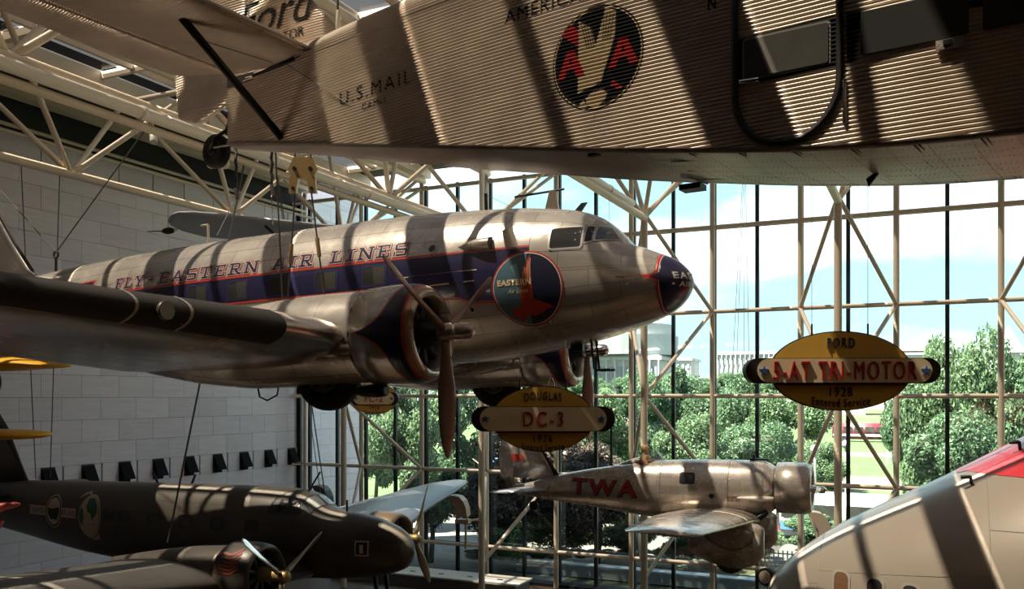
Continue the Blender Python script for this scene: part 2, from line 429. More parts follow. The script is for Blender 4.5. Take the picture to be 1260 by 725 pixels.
# walls the picture does not show, closing the hall round the camera
tag(box('wall_right', (XE+.15, 10.2, 8.6), (.3, 44.6, 17.2), mat('dark_gallery_wall', (.06, .042, .03), .8)), kind='structure')
tag(box('wall_back', (-7, YS-.15, 8.6), (38.4, .3, 17.2), mat('dark_gallery_wall', (.06, .042, .03), .8)), kind='structure')
tag(box('balcony_floor', (2.8, -5.7, 5.7), (18.6, 12.4, .4), mat('balcony_carpet', (.045, .03, .022), .9)), kind='structure')

# north glass wall
win = empty('window_1', (0, GY, 0), kind='structure')
ROWS = [0., 1.4, 4.45, 7.5, 10.55, 13.6, 16.25]
XM = [XW+.02]+[GX[0]+1.525*i for i in range(25)]+[XE]
for i, x in enumerate(XM): box('mullion', (x if i else x+.09, .36, 8.2), (.13 if i else .2, .14, 16.4), MULL, win)
for j in range(6):
    for i in range(len(XM)-1):
        a, b = XM[i], XM[i+1]
        if b-a < .2: continue
        box('pane', ((a+b)/2, .38, (ROWS[j]+ROWS[j+1])/2), (b-a-.1, .014, ROWS[j+1]-ROWS[j]-.03), PANE, win)
    if j: rod('rail', (XW+.0, 0, ROWS[j]), (XE, 0, ROWS[j]), .078, PIPE, win); box('transom', ((XW+XE)/2, .4, ROWS[j]), (XE-XW, .05, .05), MULL, win)
rod('rail', (XW, 0, 16.2), (XE, 0, 16.2), .085, PIPE, win)
rod('column_pipe', (GX[0], 0, 0), (GX[0], 0, 16.6), .095, PIPE, win)
box('sill', ((XW+XE)/2, .3, .06), (XE-XW, .5, .12), MULL, win)
ORD = ['against the marble wall', 'behind the small round-nosed sign', 'behind the tail of the silver monoplane', 'beyond the nose of the silver airliner', 'behind the largest sign', 'at the right edge', 'beyond the right edge']
XT = [(GX[k]+GX[k+1])/2 for k in (1, 3, 5, 7, 9, 11)]
IY = 28.65
for q, xm in enumerate(XT):
    t = empty('window_truss', (xm, GY, 0), label='beige pipe truss bracing the glass wall, %s' % ORD[1:][q], cat='truss', group='pipe trusses of the glass wall')
    for s in (-1, 1): rod('outer_chord', (s*1.525, 0, 0), (s*1.525, 0, 16.6), .097, PIPE, t)
    dy = IY-GY
    rod('inner_chord', (0, dy, 0), (0, dy, 13.6), .118, PIPE, t)
    for zi, zo in ((13.6, 10.55), (7.5, 10.55), (7.5, 4.45), (1.4, 4.45)):
        for s in (-1, 1): rod('diagonal', (0, dy, zi), (s*1.525, -.03, zo), .07, PIPE, t)
    for s in (-1, 1): rod('diagonal', (0, dy, 13.6), (s*1.525, -.03, 16.2), .07, PIPE, t)

# roof: beams on the pipe grid, tinted skylights between, opaque strips at the sides
ceil = empty('ceiling', (0, 0, 16.9), kind='structure')
for k, x in enumerate(GX): box('roof_beam', (x, 10.2, 0), (.5, 44.4, .42), PIPE, ceil)
YB = [-12+3.05*i for i in range(15)]              # up to 30.7
for i, y in enumerate(YB): box('purlin', ((GX[1]+XE)/2, y, .06), (XE-GX[1], .22 if i % 2 else .12, .2), PIPE, ceil)
for k in range(1, 12):
    xm = (GX[k]+GX[k+1])/2
    box('glazing_bar', (xm, 9.35, .1), (.14, 42.7, .16), PIPE, ceil)
    for i in range(4, 14):
        for s in (-1, 1): box('skylight_pane', (xm+s*.66, YB[i]+1.525, .2), (1.19, 2.85, .012), SKYL, ceil)
    box('ceiling_panel', (xm, (YS+YB[4])/2, .18), (2.55, YB[4]-YS, .05), DARKC, ceil)  # unseen roof behind the camera, closed off to cut sky light and sun bounce
    box('ceiling_panel', (xm, 31.55, .18), (2.55, 1.7, .05), DARKC, ceil)
box('ceiling_panel', ((XW+GX[1])/2, 10.2, .24), (GX[1]-XW+.3, 44.4, .05), DARKC, ceil)
TL = ['closest to the marble wall', 'carrying the pale light duct above the silver airliner', 'meeting the glass wall beyond the airliner cockpit', 'above the corrugated airliner', 'over the right side of the hall', 'at the far right of the hall']
for q, xm in enumerate(XT):
    t = empty('roof_truss', (xm, 0, 13.45), label='beige tubular roof truss %s' % TL[q], cat='truss', group='tubular roof trusses')
    big = q == 1; r0 = .165 if big else .12
    rod('lower_chord', (0, YS, 0), (0, IY, 0), r0, PIPE, t)
    for s in (-1, 1): rod('upper_chord', (s*1.525, YS, 3.08), (s*1.525, 32.2, 3.08), .13, PIPE, t)
    y = IY
    while y > -11:
        for s in (-1, 1):
            for d in (-3.05, 3.05):
                if y+d < 32.2: rod('web_strut', (0, y, 0), (s*1.525, y+d, 3.05), .075, PIPE, t)
        y -= 6.1
    if q in (1, 2):
        xo = .26 if q == 1 else .0; zo = -.2 if q == 1 else .2
        d = rod('light_duct', (xo, YS, zo), (xo, IY-1.4, zo), .13, PALE, t)
        for i in range(9): rod('duct_ring', (xo, 25-4*i, zo), (xo, 25.12-4*i, zo), .15, PALE, t)
        if q == 1: rod('conduit', (.12, YS, -.42), (.12, IY-1, -.42), .09, PIPE, t)
for i in range(4):
    y = 28.65-6.1*i
    p = rod('cross_tie', (XT[0]-1.5, y-3.05, 16.5), (XT[-1], y-3.05, 16.5), .085, PIPE)
    tag(p, 'beige pipe running across the roof trusses, %s from the glass wall' % ['first', 'second', 'third', 'fourth'][i], 'pipe', 'cross pipes of the roof')
for i, (x, z) in enumerate(((-25.3, 15.75), (-24.7, 15.35))):
    tag(rod('sprinkler_pipe', (x, YS, z), (x, 31.9, z), .06, PIPE), 'thin beige service pipe high along the marble wall, %s of the two' % ('upper' if i == 0 else 'lower'), 'pipe', 'service pipes along the wall')
# small spotlights hung under the trusses
def spot(p, label):
    s = empty('spotlight', p, label=label, cat='spotlight', group='white spotlights under the roof trusses')
    rod('can', (0, 0, 0), (.12, -.1, -.28), .1, PALE, s); rod('stem', (0, 0, 0), (0, 0, .3), .025, PIPE, s)
spot((-19.4, 17.9, 14.75), 'white spotlight under the truss between the wall and the tail wheel')
spot((-14.7, 15.2, 12.95), 'white spotlight just right of the hanging tail wheel, left of its pair')
spot((-14.45, 15.35, 12.95), 'white spotlight just right of the hanging tail wheel, right of its pair')
# low heater cabinet along the foot of the glass and curved uplights on the truss columns
hc = empty('heater_cabinet', (-18.2, 30.6, 0), label='long low white heater cabinet at the foot of the glass wall', cat='cabinet')
box('body', (0, 0, .2), (8.4, 1.3, .4), mat('cabinet_grey', (.12, .12, .13), .5), hc); box('top', (0, 0, .43), (8.6, 1.45, .06), PALE, hc)
for i in range(6): box('grille', (-3.2+1.3*i, -.1, .465), (.22, .1, .02), BLACK, hc)
def uplight(x, y, z, label, m=PIPE):
    u = empty('uplight', (x, y, z), (0, 0, R(12)), label=label, cat='light fixture', group='curved uplights on the window trusses')
    prism('reflector', [(-.72, .72), (-.5, .74), (-.30, .70), (-.14, .55), (-.04, .3), (0, 0), (-.34, -.02), (-.40, .22), (-.53, .45)], -.42, .1, m, u)
    box('bracket', (-.22, -.15, -.2), (.5, .4, .14), m, u); rod('arm', (-.03, -.3, -.2), (-.03, -.3, .1), .035, m, u); rod('arm', (-.42, -.3, -.2), (-.42, -.3, .25), .025, m, u); rod('hanger', (-.12, -.15, -.27), (-.12, -.15, -1.2), .045, m, u); rod('mount', (-.1, -.15, -.2), (.22, .5, -.2), .04, m, u)
uplight(-15.0, 28.25, 3.2, 'beige curved uplight on the truss column behind the silver monoplane tail')
uplight(-21.0, 28.2, 3.3, 'dark curved uplight beyond the cockpit of the dark airliner', mat('uplight_dark', (.07, .07, .075), .5))
uplight(-2.7, 28.2, 3.3, 'beige curved uplight on the column behind the grey airliner nose')

# ------------------------------------------------------------------ silver twin-engined airliner
SLAB = {
 'F': (.85, [(.25,0,.25,1,.22),(0,.07,.55,.07,.14),(0,.93,.8,.93,.14),(.74,.65,.74,1,.12),(.25,.5,.55,.5,.14),(.56,.36,.56,.64,.1)]),
 'L': (.88, [(.25,0,.25,1,.22),(0,.93,.5,.93,.14),(0,.07,.85,.07,.14),(.79,0,.79,.4,.14)]),
 'Y': (1., [(.5,0,.5,.5,.22),(.25,.07,.75,.07,.14),(.5,.45,.17,.95,.2),(.5,.45,.83,.95,.2),(0,.93,.38,.93,.14),(.62,.93,1,.93,.14)]),
 '-': (.4, [(.05,.5,.35,.5,.2)]),
 'E': (.9, [(.25,0,.25,1,.22),(0,.07,.85,.07,.14),(.8,0,.8,.36,.12),(0,.93,.82,.93,.14),(.76,.65,.76,1,.12),(.25,.5,.55,.5,.14),(.57,.36,.57,.64,.1)]),
 'A': (1., [(.17,.04,.5,1,.19),(.83,.04,.5,1,.19),(.27,.34,.73,.34,.13),(0,.07,.36,.07,.14),(.64,.07,1,.07,.14)]),
 'S': (.9, [(.16,.93,.74,.93,.15),(.13,.5,.13,.93,.2),(.13,.52,.77,.48,.17),(.77,.07,.77,.5,.2),(.16,.07,.77,.07,.15),(.82,.65,.82,1,.12),(.06,0,.06,.35,.12)]),
 'T': (.9, [(.45,0,.45,1,.22),(.2,.07,.7,.07,.14),(0,.93,.9,.93,.14),(.06,.62,.06,1,.12),(.84,.62,.84,1,.12)]),
 'R': (1., [(.25,0,.25,1,.22),(0,.07,.5,.07,.14),(0,.93,.68,.93,.14),(.76,.5,.76,.95,.2),(.25,.48,.76,.48,.14),(.5,.45,.84,.05,.2),(.68,.07,1,.07,.14)]),
 'N': (1., [(.17,0,.17,1,.2),(.83,0,.83,1,.2),(.2,.95,.8,.05,.22),(0,.07,.38,.07,.14),(0,.93,.3,.93,.14),(.64,.93,1,.93,.14)]),
 'I': (.6, [(.3,0,.3,1,.22),(.03,.07,.57,.07,.14),(.03,.93,.57,.93,.14)])}
def slab_polys(ch, x, z, sx, sz, grow):
    out = []
    for x0, z0, x1, z1, w in SLAB[ch][1]:
        a = Vector((x+x0*sx, z+z0*sz)); b = Vector((x+x1*sx, z+z1*sz)); d = (b-a).normalized(); n = Vector((-d.y, d.x))*(w*sz/2+grow)
        a -= d*grow; b += d*grow; out.append([tuple(a+n), tuple(b+n), tuple(b-n), tuple(a-n)])
    return out

DC = empty('silver_airliner', (-3.315, 13.6, 9.293), (0, R(-1.7), 0), 'large silver twin-engined airliner with a navy window band hung in mid-air', 'airplane')
fus = Body([(-19.6, 1.12, .95, .05, 1.03, 2), (-18.6, 1.15, .72, .14, .95, 2), (-17.5, 1.2, .5, .27, .85, 2), (-15.5, 1.32, .1, .55, .7, 2), (-13.6, 1.44, -.38, .83, .52, 2), (-11, 1.54, -.85, 1.1, .36, 2), (-9, 1.57, -1.06, 1.21, .26, 2.05), (-7, 1.57, -1.12, 1.24, .22, 2.05), (-5, 1.56, -1.12, 1.24, .2, 2.05), (-3.6, 1.49, -1.09, 1.21, .17, 2.1), (-2.8, 1.43, -1.02, 1.16, .15, 2.15), (-2.1, 1.33, -.93, 1.08, .12, 2.25), (-1.8, 1.27, -.88, 1.03, .1, 2.3), (-1.42, 1.12, -.80, .95, .08, 2.35), (-1.22, .96, -.75, .90, .07, 2.35), (-1.07, .80, -.72, .86, .06, 2.3), (-.95, .655, -.69, .815, .05, 2.15), (-.71, .56, -.62, .71, .03, 2), (-.41, .42, -.5, .53, 0, 2), (-.24, .33, -.4, .41, -.02, 2), (-.1, .2, -.26, .26, -.02, 2), (-.03, .1, -.14, .14, -.02, 2), (0, .0, -.03, .012, -.02, 2)])
fo = fus.build('fuselage', ALU, DC, -19.6, 0, 150, 56, ease=lambda t: 1-(1-t)**1.6)
def dwrap(name, polys, m, off, step=.05, stepx=None, parent=None): return wrap(name, poly2d(polys, step, stepx), lambda x, z: fus.side(x, z, off), m, parent or DC)
# navy window band with red edging
top_l = [(-12.4, .58), (-2.3, .58)]
low_l = [(-12.9, .33), (-12.3, .16), (-5.2, .15), (-4.3, 0), (-3.75, -.1), (-3.45, -.115), (-3.33, -.19), (-2.3, -.22)]
def low(x):
    for (a, za), (b, zb) in zip(low_l, low_l[1:]):
        if a <= x <= b: return za+(zb-za)*(x-a)/(b-a)
    return low_l[-1][1]
xs = [-12.9+i*(10.6/64) for i in range(65)]
def ribbon(name, lo, hi, m, off, xs=xs, nz=8, sg=-1):
    v = []; f = []
    for x in xs:
        a, b = lo(x), hi(x)
        for j in range(nz+1): v.append(fus.side(x, a+(b-a)*j/nz, off, sg))
    for i in range(len(xs)-1):
        for j in range(nz): k = i*(nz+1)+j; f.append((k, k+nz+1, k+nz+2, k+1))
    return mesh(name, v, f, m, DC, True)
hi = lambda x: .58 if x > -12.4 else .33+(x+12.9)*.5
band = ribbon('window_band', low, hi, NAVY, .006)
ribbon('red_line', lambda x: hi(x)+.012, lambda x: hi(x)+.042, RED, .007, nz=1); ribbon('red_line', lambda x: low(x)-.04, lambda x: low(x)-.008, RED, .007, nz=1)
for z, a, b in ((.27, -4.6, -3.15), (.10, -4.0, -3.2)): dwrap('pinstripe', [[(a, z), (b, z+.02), (b, z+.035), (a, z+.015)]], CREAM, .009)
ribbon('window_band', low, hi, NAVY, .006, sg=1)
for i in range(8):
    xc = -5.05-.985*i
    if i == 7: continue
    w = dwrap('cabin_window', ringpoly(rrect(xc-.25, xc+.25, .17, .55, .05), rrect(xc-.215, xc+.215, .205, .515, .05)), mat('navy_frame', (.03, .028, .085), .35), .012)
    wrap('pane', poly2d([rrect(xc-.218, xc+.218, .2, .52, .05)], .06), lambda x, z: fus.side(x, z, .008), DGLASS, w)
    wrap('curtain', poly2d([[(xc+.0, .21), (xc+.2, .21), (xc+.2, .51), (xc-.04, .51)]], .06), lambda x, z: fus.side(x, z, .0095), mat('curtain_grey', (.028, .025, .022), .6), w)
# name in slab letters, red outlined
for word, x0, x1 in (('FLY', -11.34, -10.5), ('-', -10.36, -10.24), ('EASTERN', -10.08, -7.58), ('AIR', -7.26, -6.36), ('LINES', -6.0, -4.43)):
    ws = [SLAB[c][0] for c in word]; gap = .2; sx = (x1-x0)/(sum(ws)+gap*(len(ws)-1)); x = x0
    for c, w in zip(word, ws):
        o = dwrap('letter', slab_polys(c, x, .655, sx, .225, 0), NAVY, .0125, .045); 
        dwrap('letter_outline', slab_polys(c, x, .655, sx, .225, .022), RED, .006, .045, parent=DC); dwrap('letter_inline', slab_polys(c, x, .655, sx, .225, .012), mat('inline_alu', (.6, .54, .47), .4, .3), .0092, .045, parent=DC)
        x += (w+gap)*sx
pl = dwrap('name_plate', [[(-13.05, .58), (-12.1, .62), (-12.02, .93), (-12.9, .89)]], RED, .006); dwrap('plate_field', [[(-12.98, .61), (-12.14, .645), (-12.07, .9), (-12.86, .86)]], BLACK, .0085)
for s_, z in (('THE GREAT', .80), ('SILVER FLEET', .69)):
    bm = text_bm(s_, .115, .004, .9); 
    for v in bm.verts: v.co.x += -12.53; v.co.z += z+v.co.x*.0
    cut(bm, .05, None); wrap('plate_lettering', bm, lambda x, z: fus.side(x, z, .0105), CREAM, DC)
# round emblem: teal and navy halves, red bird, lettering
ec, ez, er = -2.33, -.05, .575
dwrap('emblem_ring', [circ(ec, ez, er)], RED, .0085, .05, .1); dwrap('emblem_ring_inner', [circ(ec, ez, er-.025)], WHITE, .0095, .05, .1)
dwrap('emblem_field', [circ(ec, ez, er-.037)], mat('emblem_navy', (.018, .02, .045), .3), .0105, .05, .1)
half = [(a, b) for a, b in circ(ec, ez, er-.037, n=60) if a < ec+.01]; half.sort(key=lambda p: -p[1])
dwrap('emblem_sky', [half], TEAL, .0115, .05, .1)
bird = [[(.1, .91), (.14, .3), (.16, -.25), (.18, -.45), (-.21, -.40), (-.21, -.2), (-.15, .36), (-.02, .68)],
        [(.15, -.28), (.2, -.42), (.5, -.43), (.6, -.46), (.71, -.55), (.5, -.58), (.4, -.66), (.15, -.74), (-.05, -.72), (-.22, -.5), (-.2, -.28)],
        [(-.15, -.48), (-.51, -.53), (-.36, -.60), (-.5, -.68), (-.24, -.72), (-.26, -.88), (-.05, -.76), (.02, -.66)]]
bird = [[(a*er*.98, b*er*.98) for a, b in P] for P in bird]
dwrap('emblem_bird', [[(ec+a, ez+b) for a, b in p] for p in bird], mat('emblem_red', (.45, .05, .03), .35), .0135, .05, .1)
dwrap('emblem_feather', [q for k in range(5) for q in stroke([(ec-.08+.035*k, ez+.0+.03*k), (ec-.045+.028*k, ez+.26+.05*k)], .007)], CREAM, .0145, .05)
dwrap('emblem_sun_patch', [[(ec-.26, ez+.35), (ec-.16, ez+.40), (ec-.09, ez+.16), (ec-.13, ez+.1)]], mat('emblem_sun_patch', (.27, .42, .46), .35), .0125, .05)  # patch of sunlight across the emblem, painted as a paler blue shape
bm = text_bm('EASTERN', .12, .006, 1.05, 1.1)
for v in bm.verts: v.co.x += ec-.2; v.co.z += ez+.1
cut(bm, .05, .1); wrap('emblem_lettering', bm, lambda x, z: fus.side(x, z, .0155), CREAM, DC)
bm = text_bm('Air Lines', .1, 0, .9)
for v in bm.verts: v.co.x += ec-.14+v.co.z*.4; v.co.z += ez-.03
cut(bm, .05, .1); wrap('emblem_lettering', bm, lambda x, z: fus.side(x, z, .0155), CREAM, DC)
# navy nose cap
cap = fus.build('nose_cap', NAVY, DC, -.40, 0, 24, 40, ease=lambda t: 1-(1-t)**1.6, grow=.006)
fus.build('nose_cap_edge', RED, DC, -.445, -.395, 2, 48, grow=.005); fus.build('nose_cap_pinline', WHITE, DC, -.405, -.398, 1, 48, grow=.0075)
dwrap('nose_spear', [[(-.43, .13), (-.52, .07), (-.98, .045), (-.98, .03), (-.52, .0), (-.43, -.06)]], RED, .009, .04)
dwrap('nose_spear', [[(-.38, .1), (-.52, .04), (-.38, -.03)]], NAVY, .0105, .04)
def front(y, z, off=.012):
    lo_, hi_ = -1.2, -.001
    for _ in range(40):
        m_ = (lo_+hi_)/2; zt, zb, hw, zm, ex = fus.at(m_)
        q = abs((z-zm)/((zt-zm) if z > zm else (zm-zb))); r = abs(y)/max(hw, 1e-4)
        if q**ex+r**ex < 1: lo_ = m_
        else: hi_ = m_
    n = Vector((.7, y*1.5, z)).normalized(); p = Vector((lo_, y, z))+n*off; return p
for s_, z, sz in (('EASTERN', .055, .14), ('* AIR LINES *', -.075, .10)):
    bm = text_bm(s_.replace('*', '\u2022'), sz, .004, 1.15, 1.25)
    for v in bm.verts: v.co.z += z
    cut(bm, .03, .03); wrap('nose_lettering', bm, front, WHITE, DC)
# cockpit glazing
FR = mat('window_frame_alu', (.6, .56, .5), .35, .6)
def pane_side(poly, parent=DC, k=.05):
    cx = sum(p[0] for p in poly)/len(poly); cz = sum(p[1] for p in poly)/len(poly)
    w = dwrap('cockpit_window', ringpoly([(cx+(a-cx)*1.12, cz+(b-cz)*1.12) for a, b in poly], poly), FR, .018, k)
    wrap('pane', poly2d([poly], k), lambda x, z: fus.side(x, z, .009), DGLASS, w)
    wrap('latch', poly2d([circ(cx+.14, cz+.06, .012, n=8), circ(cx+.15, cz-.05, .012, n=8)]), lambda x, z: fus.side(x, z, .013), CHROME, w)
pane_side(rrect(-1.97, -1.5, .53, .86, .04))
WSG = mat('windshield_glass', (.16, .2, .22), .06, .2, spec=.8)
def pane_w(poly, m, sg, nm='windshield'):
    cx = sum(p[0] for p in poly)/len(poly); cz = sum(p[1] for p in poly)/len(poly)
    w = wrap(nm, poly2d(ringpoly([(cx+(a-cx)*1.13, cz+(b-cz)*1.13) for a, b in poly], poly), .025, .025), lambda x, z: fus.side(x, z, .016, sg), FR, DC)
    wrap('pane', poly2d([poly], .025, .025), lambda x, z: fus.side(x, z, .008, sg), m, w)
for sg in (-1, 1):
    pane_w([(-1.455, .60), (-1.34, .615), (-1.34, .86), (-1.44, .87)], DGLASS, sg)
    pane_w([(-1.30, .625), (-1.005, .645), (-1.08, .75), (-1.17, .865), (-1.30, .865)], WSG, sg)
# scoops, portholes, masts, pitot tubes
def scoop(x0, x1, z, r, ry):
    R_ = []
    for i in range(7):
        t = i/6; x = x0+(x1-x0)*t; k = math.sin(min(1, t*1.1)*math.pi/2); c = fus.side(x, z, 0)
        R_.append([(x, c[1]-max(0, ry*k*math.cos(a))+.02, z+r*k*math.sin(a)) for a in [2*math.pi*j/14 for j in range(14)]])
    v, f = rings(R_, True, True, False); o = mesh('air_scoop', v, f, ALU, DC, True); mesh('scoop_mouth', R_[-1], [tuple(range(14))], BLACK, DC)
scoop(-3.55, -2.92, .70, .115, .2)
prism('hatch_flap', [(-2.62, .58), (-2.42, .58), (-2.5, .9), (-2.68, .86)], -1.22, -1.2, ALU, DC)
dwrap('porthole', ringpoly(circ(-3.98, .72, .085, n=20), circ(-3.98, .72, .06, n=20)), FR, .015); dwrap('porthole_glass', [circ(-3.98, .72, .062, n=20)], DGLASS, .01)
dwrap('porthole', ringpoly(circ(-3.28, -.32, .05, n=16), circ(-3.28, -.32, .035, n=16)), FR, .015); dwrap('porthole_glass', [circ(-3.28, -.32, .036, n=16)], BLACK, .01)
m1 = prism('antenna_mast', [(-2.45, 1.36), (-2.2, 1.33), (-2.24, 1.68), (-2.36, 1.68)], -.03, .03, ALUW, DC); rod('antenna_bar', (-3.0, 0, 1.67), (-2.1, 0, 1.69), .02, DARKM, m1)
prism('antenna_fin', [(-1.95, 1.28), (-1.82, 1.27), (-1.70, 1.42), (-1.8, 1.42)], -.02, .02, DARKM, DC)
rod('antenna_post', (-3.55, 0, 1.45), (-3.55, 0, 1.80), .03, MULL, DC); rod('antenna_wire', (-3.55, 0, 1.78), (-3.05, 0, 1.5), .004, CABLE, DC)
rod('antenna_post', (-9.95, .1, 1.5), (-9.95, .1, 2.0), .025, PIPE, DC); rod('antenna_arm', (-9.95, .1, 2.0), (-10.15, .1, 2.0), .02, PIPE, DC)
for y in (-.12, .12): tube('pitot_tube', [(-1.66, y, -.82), (-1.62, y, -1.30), (-1.58, y, -1.33), (-1.35, y, -1.33)], .02, BLACK, DC)
box('belly_lamp', (-1.9, -.1, -.95), (.2, .1, .12), DARKM, DC)
# wings, boots, nacelles
for sg in (-1, 1):
    S = [(-4.0, 0, -.92, 4.5, 1.25), (-4.05, sg*3.4, -.86, 4.45, 1.2), (-4.1, sg*4.3, -.8, 4.35, 1.15), (-4.69, sg*6.4, -.64, 3.9, 1.05), (-5.35, sg*8.8, -.45, 3.4, 1.), (-6.0, sg*11.2, -.27, 2.8, .95), (-6.5, sg*13, -.13, 2.2, .9), (-6.85, sg*13.9, -.06, 1.55, .9), (-7.15, sg*14.3, -.03, 1.0, .85), (-7.5, sg*14.48, -.02, .3, .7)]
    wo_ = wing('wing', S, ALUW, DC, .135, .02, inc=.062)
    def boot(name, a, b, m, g=.010, frac=.075):
        R_ = []
        for i in range(9):
            y = a+(b-a)*i/8; ys = [abs(q[1]) for q in S]; le, z, ch, k = [pchip(ys, [q[c] for q in S], y) for c in (0, 2, 3, 4)]
            pts = [(x_, z_) for x_, z_ in airfoil(31, .135, .02)]
            fr = [p for p in pts if p[0] < frac]
            R_.append([(le-ch*x_+g*(1-x_/frac*.7), sg*y, z+ch*z_*k*(1+.03*g/.01)-.062*ch*x_) for x_, z_ in fr])
        v, f = rings(R_, False); return mesh(name, v, f, m, DC, True)
    boot('deicer_boot', 4.6, 13.2, mat('deicer_rubber', (.03, .027, .024), .5))
    lg = boot('landing_light', 5.85, 6.45, DGLASS, .016, .06)
    for y in (5.84, 6.46): boot('landing_light_rim', y-.018, y+.018, FR, .02, .085)
    rod('landing_lamp', (-4.62, sg*6.15, -.68), (-4.56, sg*6.15, -.68), .11, mat('lamp_reflector', (.25, .23, .2), .3, .7), lg)
    # flap and aileron seams beneath, small fuel tubes
    nx = lambda p: (p[0], p[1]+sg*2.82, p[2])
    nb = Body([(-9.0, -.95, -1.05, .08, -1.0, 2), (-8.2, -.7, -1.22, .35, -.95, 2), (-7.0, -.36, -1.42, .56, -.88, 2.1), (-6, -.2, -1.5, .66, -.84, 2.1), (-5, -.14, -1.5, .69, -.82, 2.05), (-3.92, -.14, -1.49, .675, -.815, 2)])
    no_ = nb.build('nacelle', ALU, DC, -9.0, -3.92, 40, 36); no_.location = (0, sg*2.82, 0)
    cowl = lathe('cowling', [(-3.98, .66), (-3.96, .70), (-3.6, .715), (-3.3, .71), (-3.12, .675), (-3.03, .61), (-3.0, .555), (-3.04, .51), (-3.2, .50), (-3.5, .52)], ALU, DC, (0, sg*2.82, -.815), n=48)
    rod('cowl_gap', (-4.0, sg*2.82, -.815), (-3.97, sg*2.82, -.815), .685, BLACK, DC)
    # navy scalloped band round the front of the cowling
    cp = [(-3.98, .70), (-3.6, .715), (-3.3, .71), (-3.12, .675), (-3.03, .61), (-3.0, .555)][::-1]
    def crad(x): return pchip([-3.98, -3.6, -3.3, -3.2, -3.12, -3.06, -3.03], [.70, .715, .71, .70, .675, .638, .61], x)
    def cpt(x, th, off): r_ = crad(x)+off; return (x, sg*2.82+r_*math.cos(th), -.815+r_*math.sin(th))
    def xb(th):
        d = min(abs((th-c+math.pi) % (2*math.pi)-math.pi) for c in (0, math.pi)); return -3.31-.50*math.exp(-abs(d)/R(11))-.05*math.cos(2*th)
    M_ = 120
    for nm, fa, fb, m_, off in (('cowl_band', lambda t: xb(t), lambda t: -3.1, NAVY, .005), ('cowl_red_line', lambda t: xb(t)-.03, lambda t: xb(t), RED, .006), ('cowl_red_line', lambda t: -3.125, lambda t: -3.1, RED, .007), ('cowl_lip', lambda t: -3.095, lambda t: -3.035, mat('copper_lip', (.5, .27, .16), .35, .6), .005)):
        R_ = [[cpt(fa(t)+(fb(t)-fa(t))*j/8, t, off) for j in range(9)] for t in [2*math.pi*i/M_ for i in range(M_+1)]]
        v, f = rings(R_, False); mesh(nm, v, f, m_, cowl if nm != 'cowl_band' else cowl, True)
    hub = (-2.72, sg*2.82, -.82)
    lathe('firewall', [(-3.45, .0), (-3.45, .53)], BLACK, DC, (0, sg*2.82, -.815), n=28)
    for i in range(9):
        a = 2*math.pi*i/9; c, s_ = math.cos(a), math.sin(a)
        rod('engine_cylinder', (-3.25, sg*2.82+.16*c, -.815+.16*s_), (-3.25, sg*2.82+.47*c, -.815+.47*s_), .075, DARKM, DC)
    lathe('crankcase', [(-3.4, .24), (-3.15, .22), (-3.0, .15), (-2.9, .11)], DARKM, DC, (0, sg*2.82, -.82), n=20)
    hb = lathe('propeller_hub', [(-2.95, .10), (-2.88, .13), (-2.74, .13), (-2.70, .10), (-2.66, .115), (-2.48, .115), (-2.42, .10), (-2.38, .06), (-2.37, .0)], CHROME if sg > 0 else PROP, DC, (0, sg*2.82, -.82), n=20)
    angs = ((R(181), R(-61), R(58)) if sg < 0 else (R(182), R(62), R(-58)))
    for a in angs: blade('propeller_blade', (-2.82, hub[1], hub[2]), a, 1.76, .27, PROPD, DC, face=-1)
    # exhaust and intake fairings
    lathe('exhaust_pipe', [(-5.2, .0), (-5.15, .10), (-4.3, .13), (-4.0, .09), (-3.98, 0)], ALU2, DC, (0, sg*2.82-.60, -1.03), n=16)
    lathe('oil_cooler_scoop', [(-4.35, .03), (-4.2, .08), (-3.95, .1), (-3.8, .085), (-3.82, .0)], DARKM, DC, (0, sg*2.82-.05, -1.60), n=18)
    # half-retracted main wheel
    wy = sg*2.82
    wr = [(.16-.32*i/10) for i in range(11)]
    lathe('tyre', [(y_, .57*(1-max(0, abs(y_)/.16)**4*.22)) for y_ in wr]+[(-.15, .3), (.15, .3), (.16, .445)], RUB, DC, (-4.83, wy, -1.30), axis='y', n=36)
    lathe('wheel_rim', [(-.16, .0), (-.17, .10), (-.13, .13), (-.135, .26), (-.17, .30), (-.12, .31)], mat('wheel_grey', (.20, .19, .17), .5, .3), DC, (-4.83, wy, -1.30), axis='y', n=24)
    for i in range(6):
        a = R(60*i); rod('wheel_spoke', (-4.83+.1*math.cos(a), wy-.155, -1.3+.1*math.sin(a)), (-4.83+.25*math.cos(a), wy-.15, -1.3+.25*math.sin(a)), .025, DARKM, DC)
    for s2 in (-1, 1): rod('gear_leg', (-4.83, wy+s2*.25, -1.3), (-4.6, wy+s2*.25, -.8), .05, DARKM, DC)
tube('hydraulic_loop', [(-6.4, -2.6, -1.4), (-6.35, -2.6, -1.62), (-6.2, -2.6, -1.68), (-6.0, -2.6, -1.6), (-5.95, -2.6, -1.4)], .015, BLACK, DC)
tube('tie_ring', [(-3.35+.07*math.cos(R(a)), 2.2, -1.55+.22*math.sin(R(a))) for a in range(0, 361, 30)], .012, CHROME, DC)
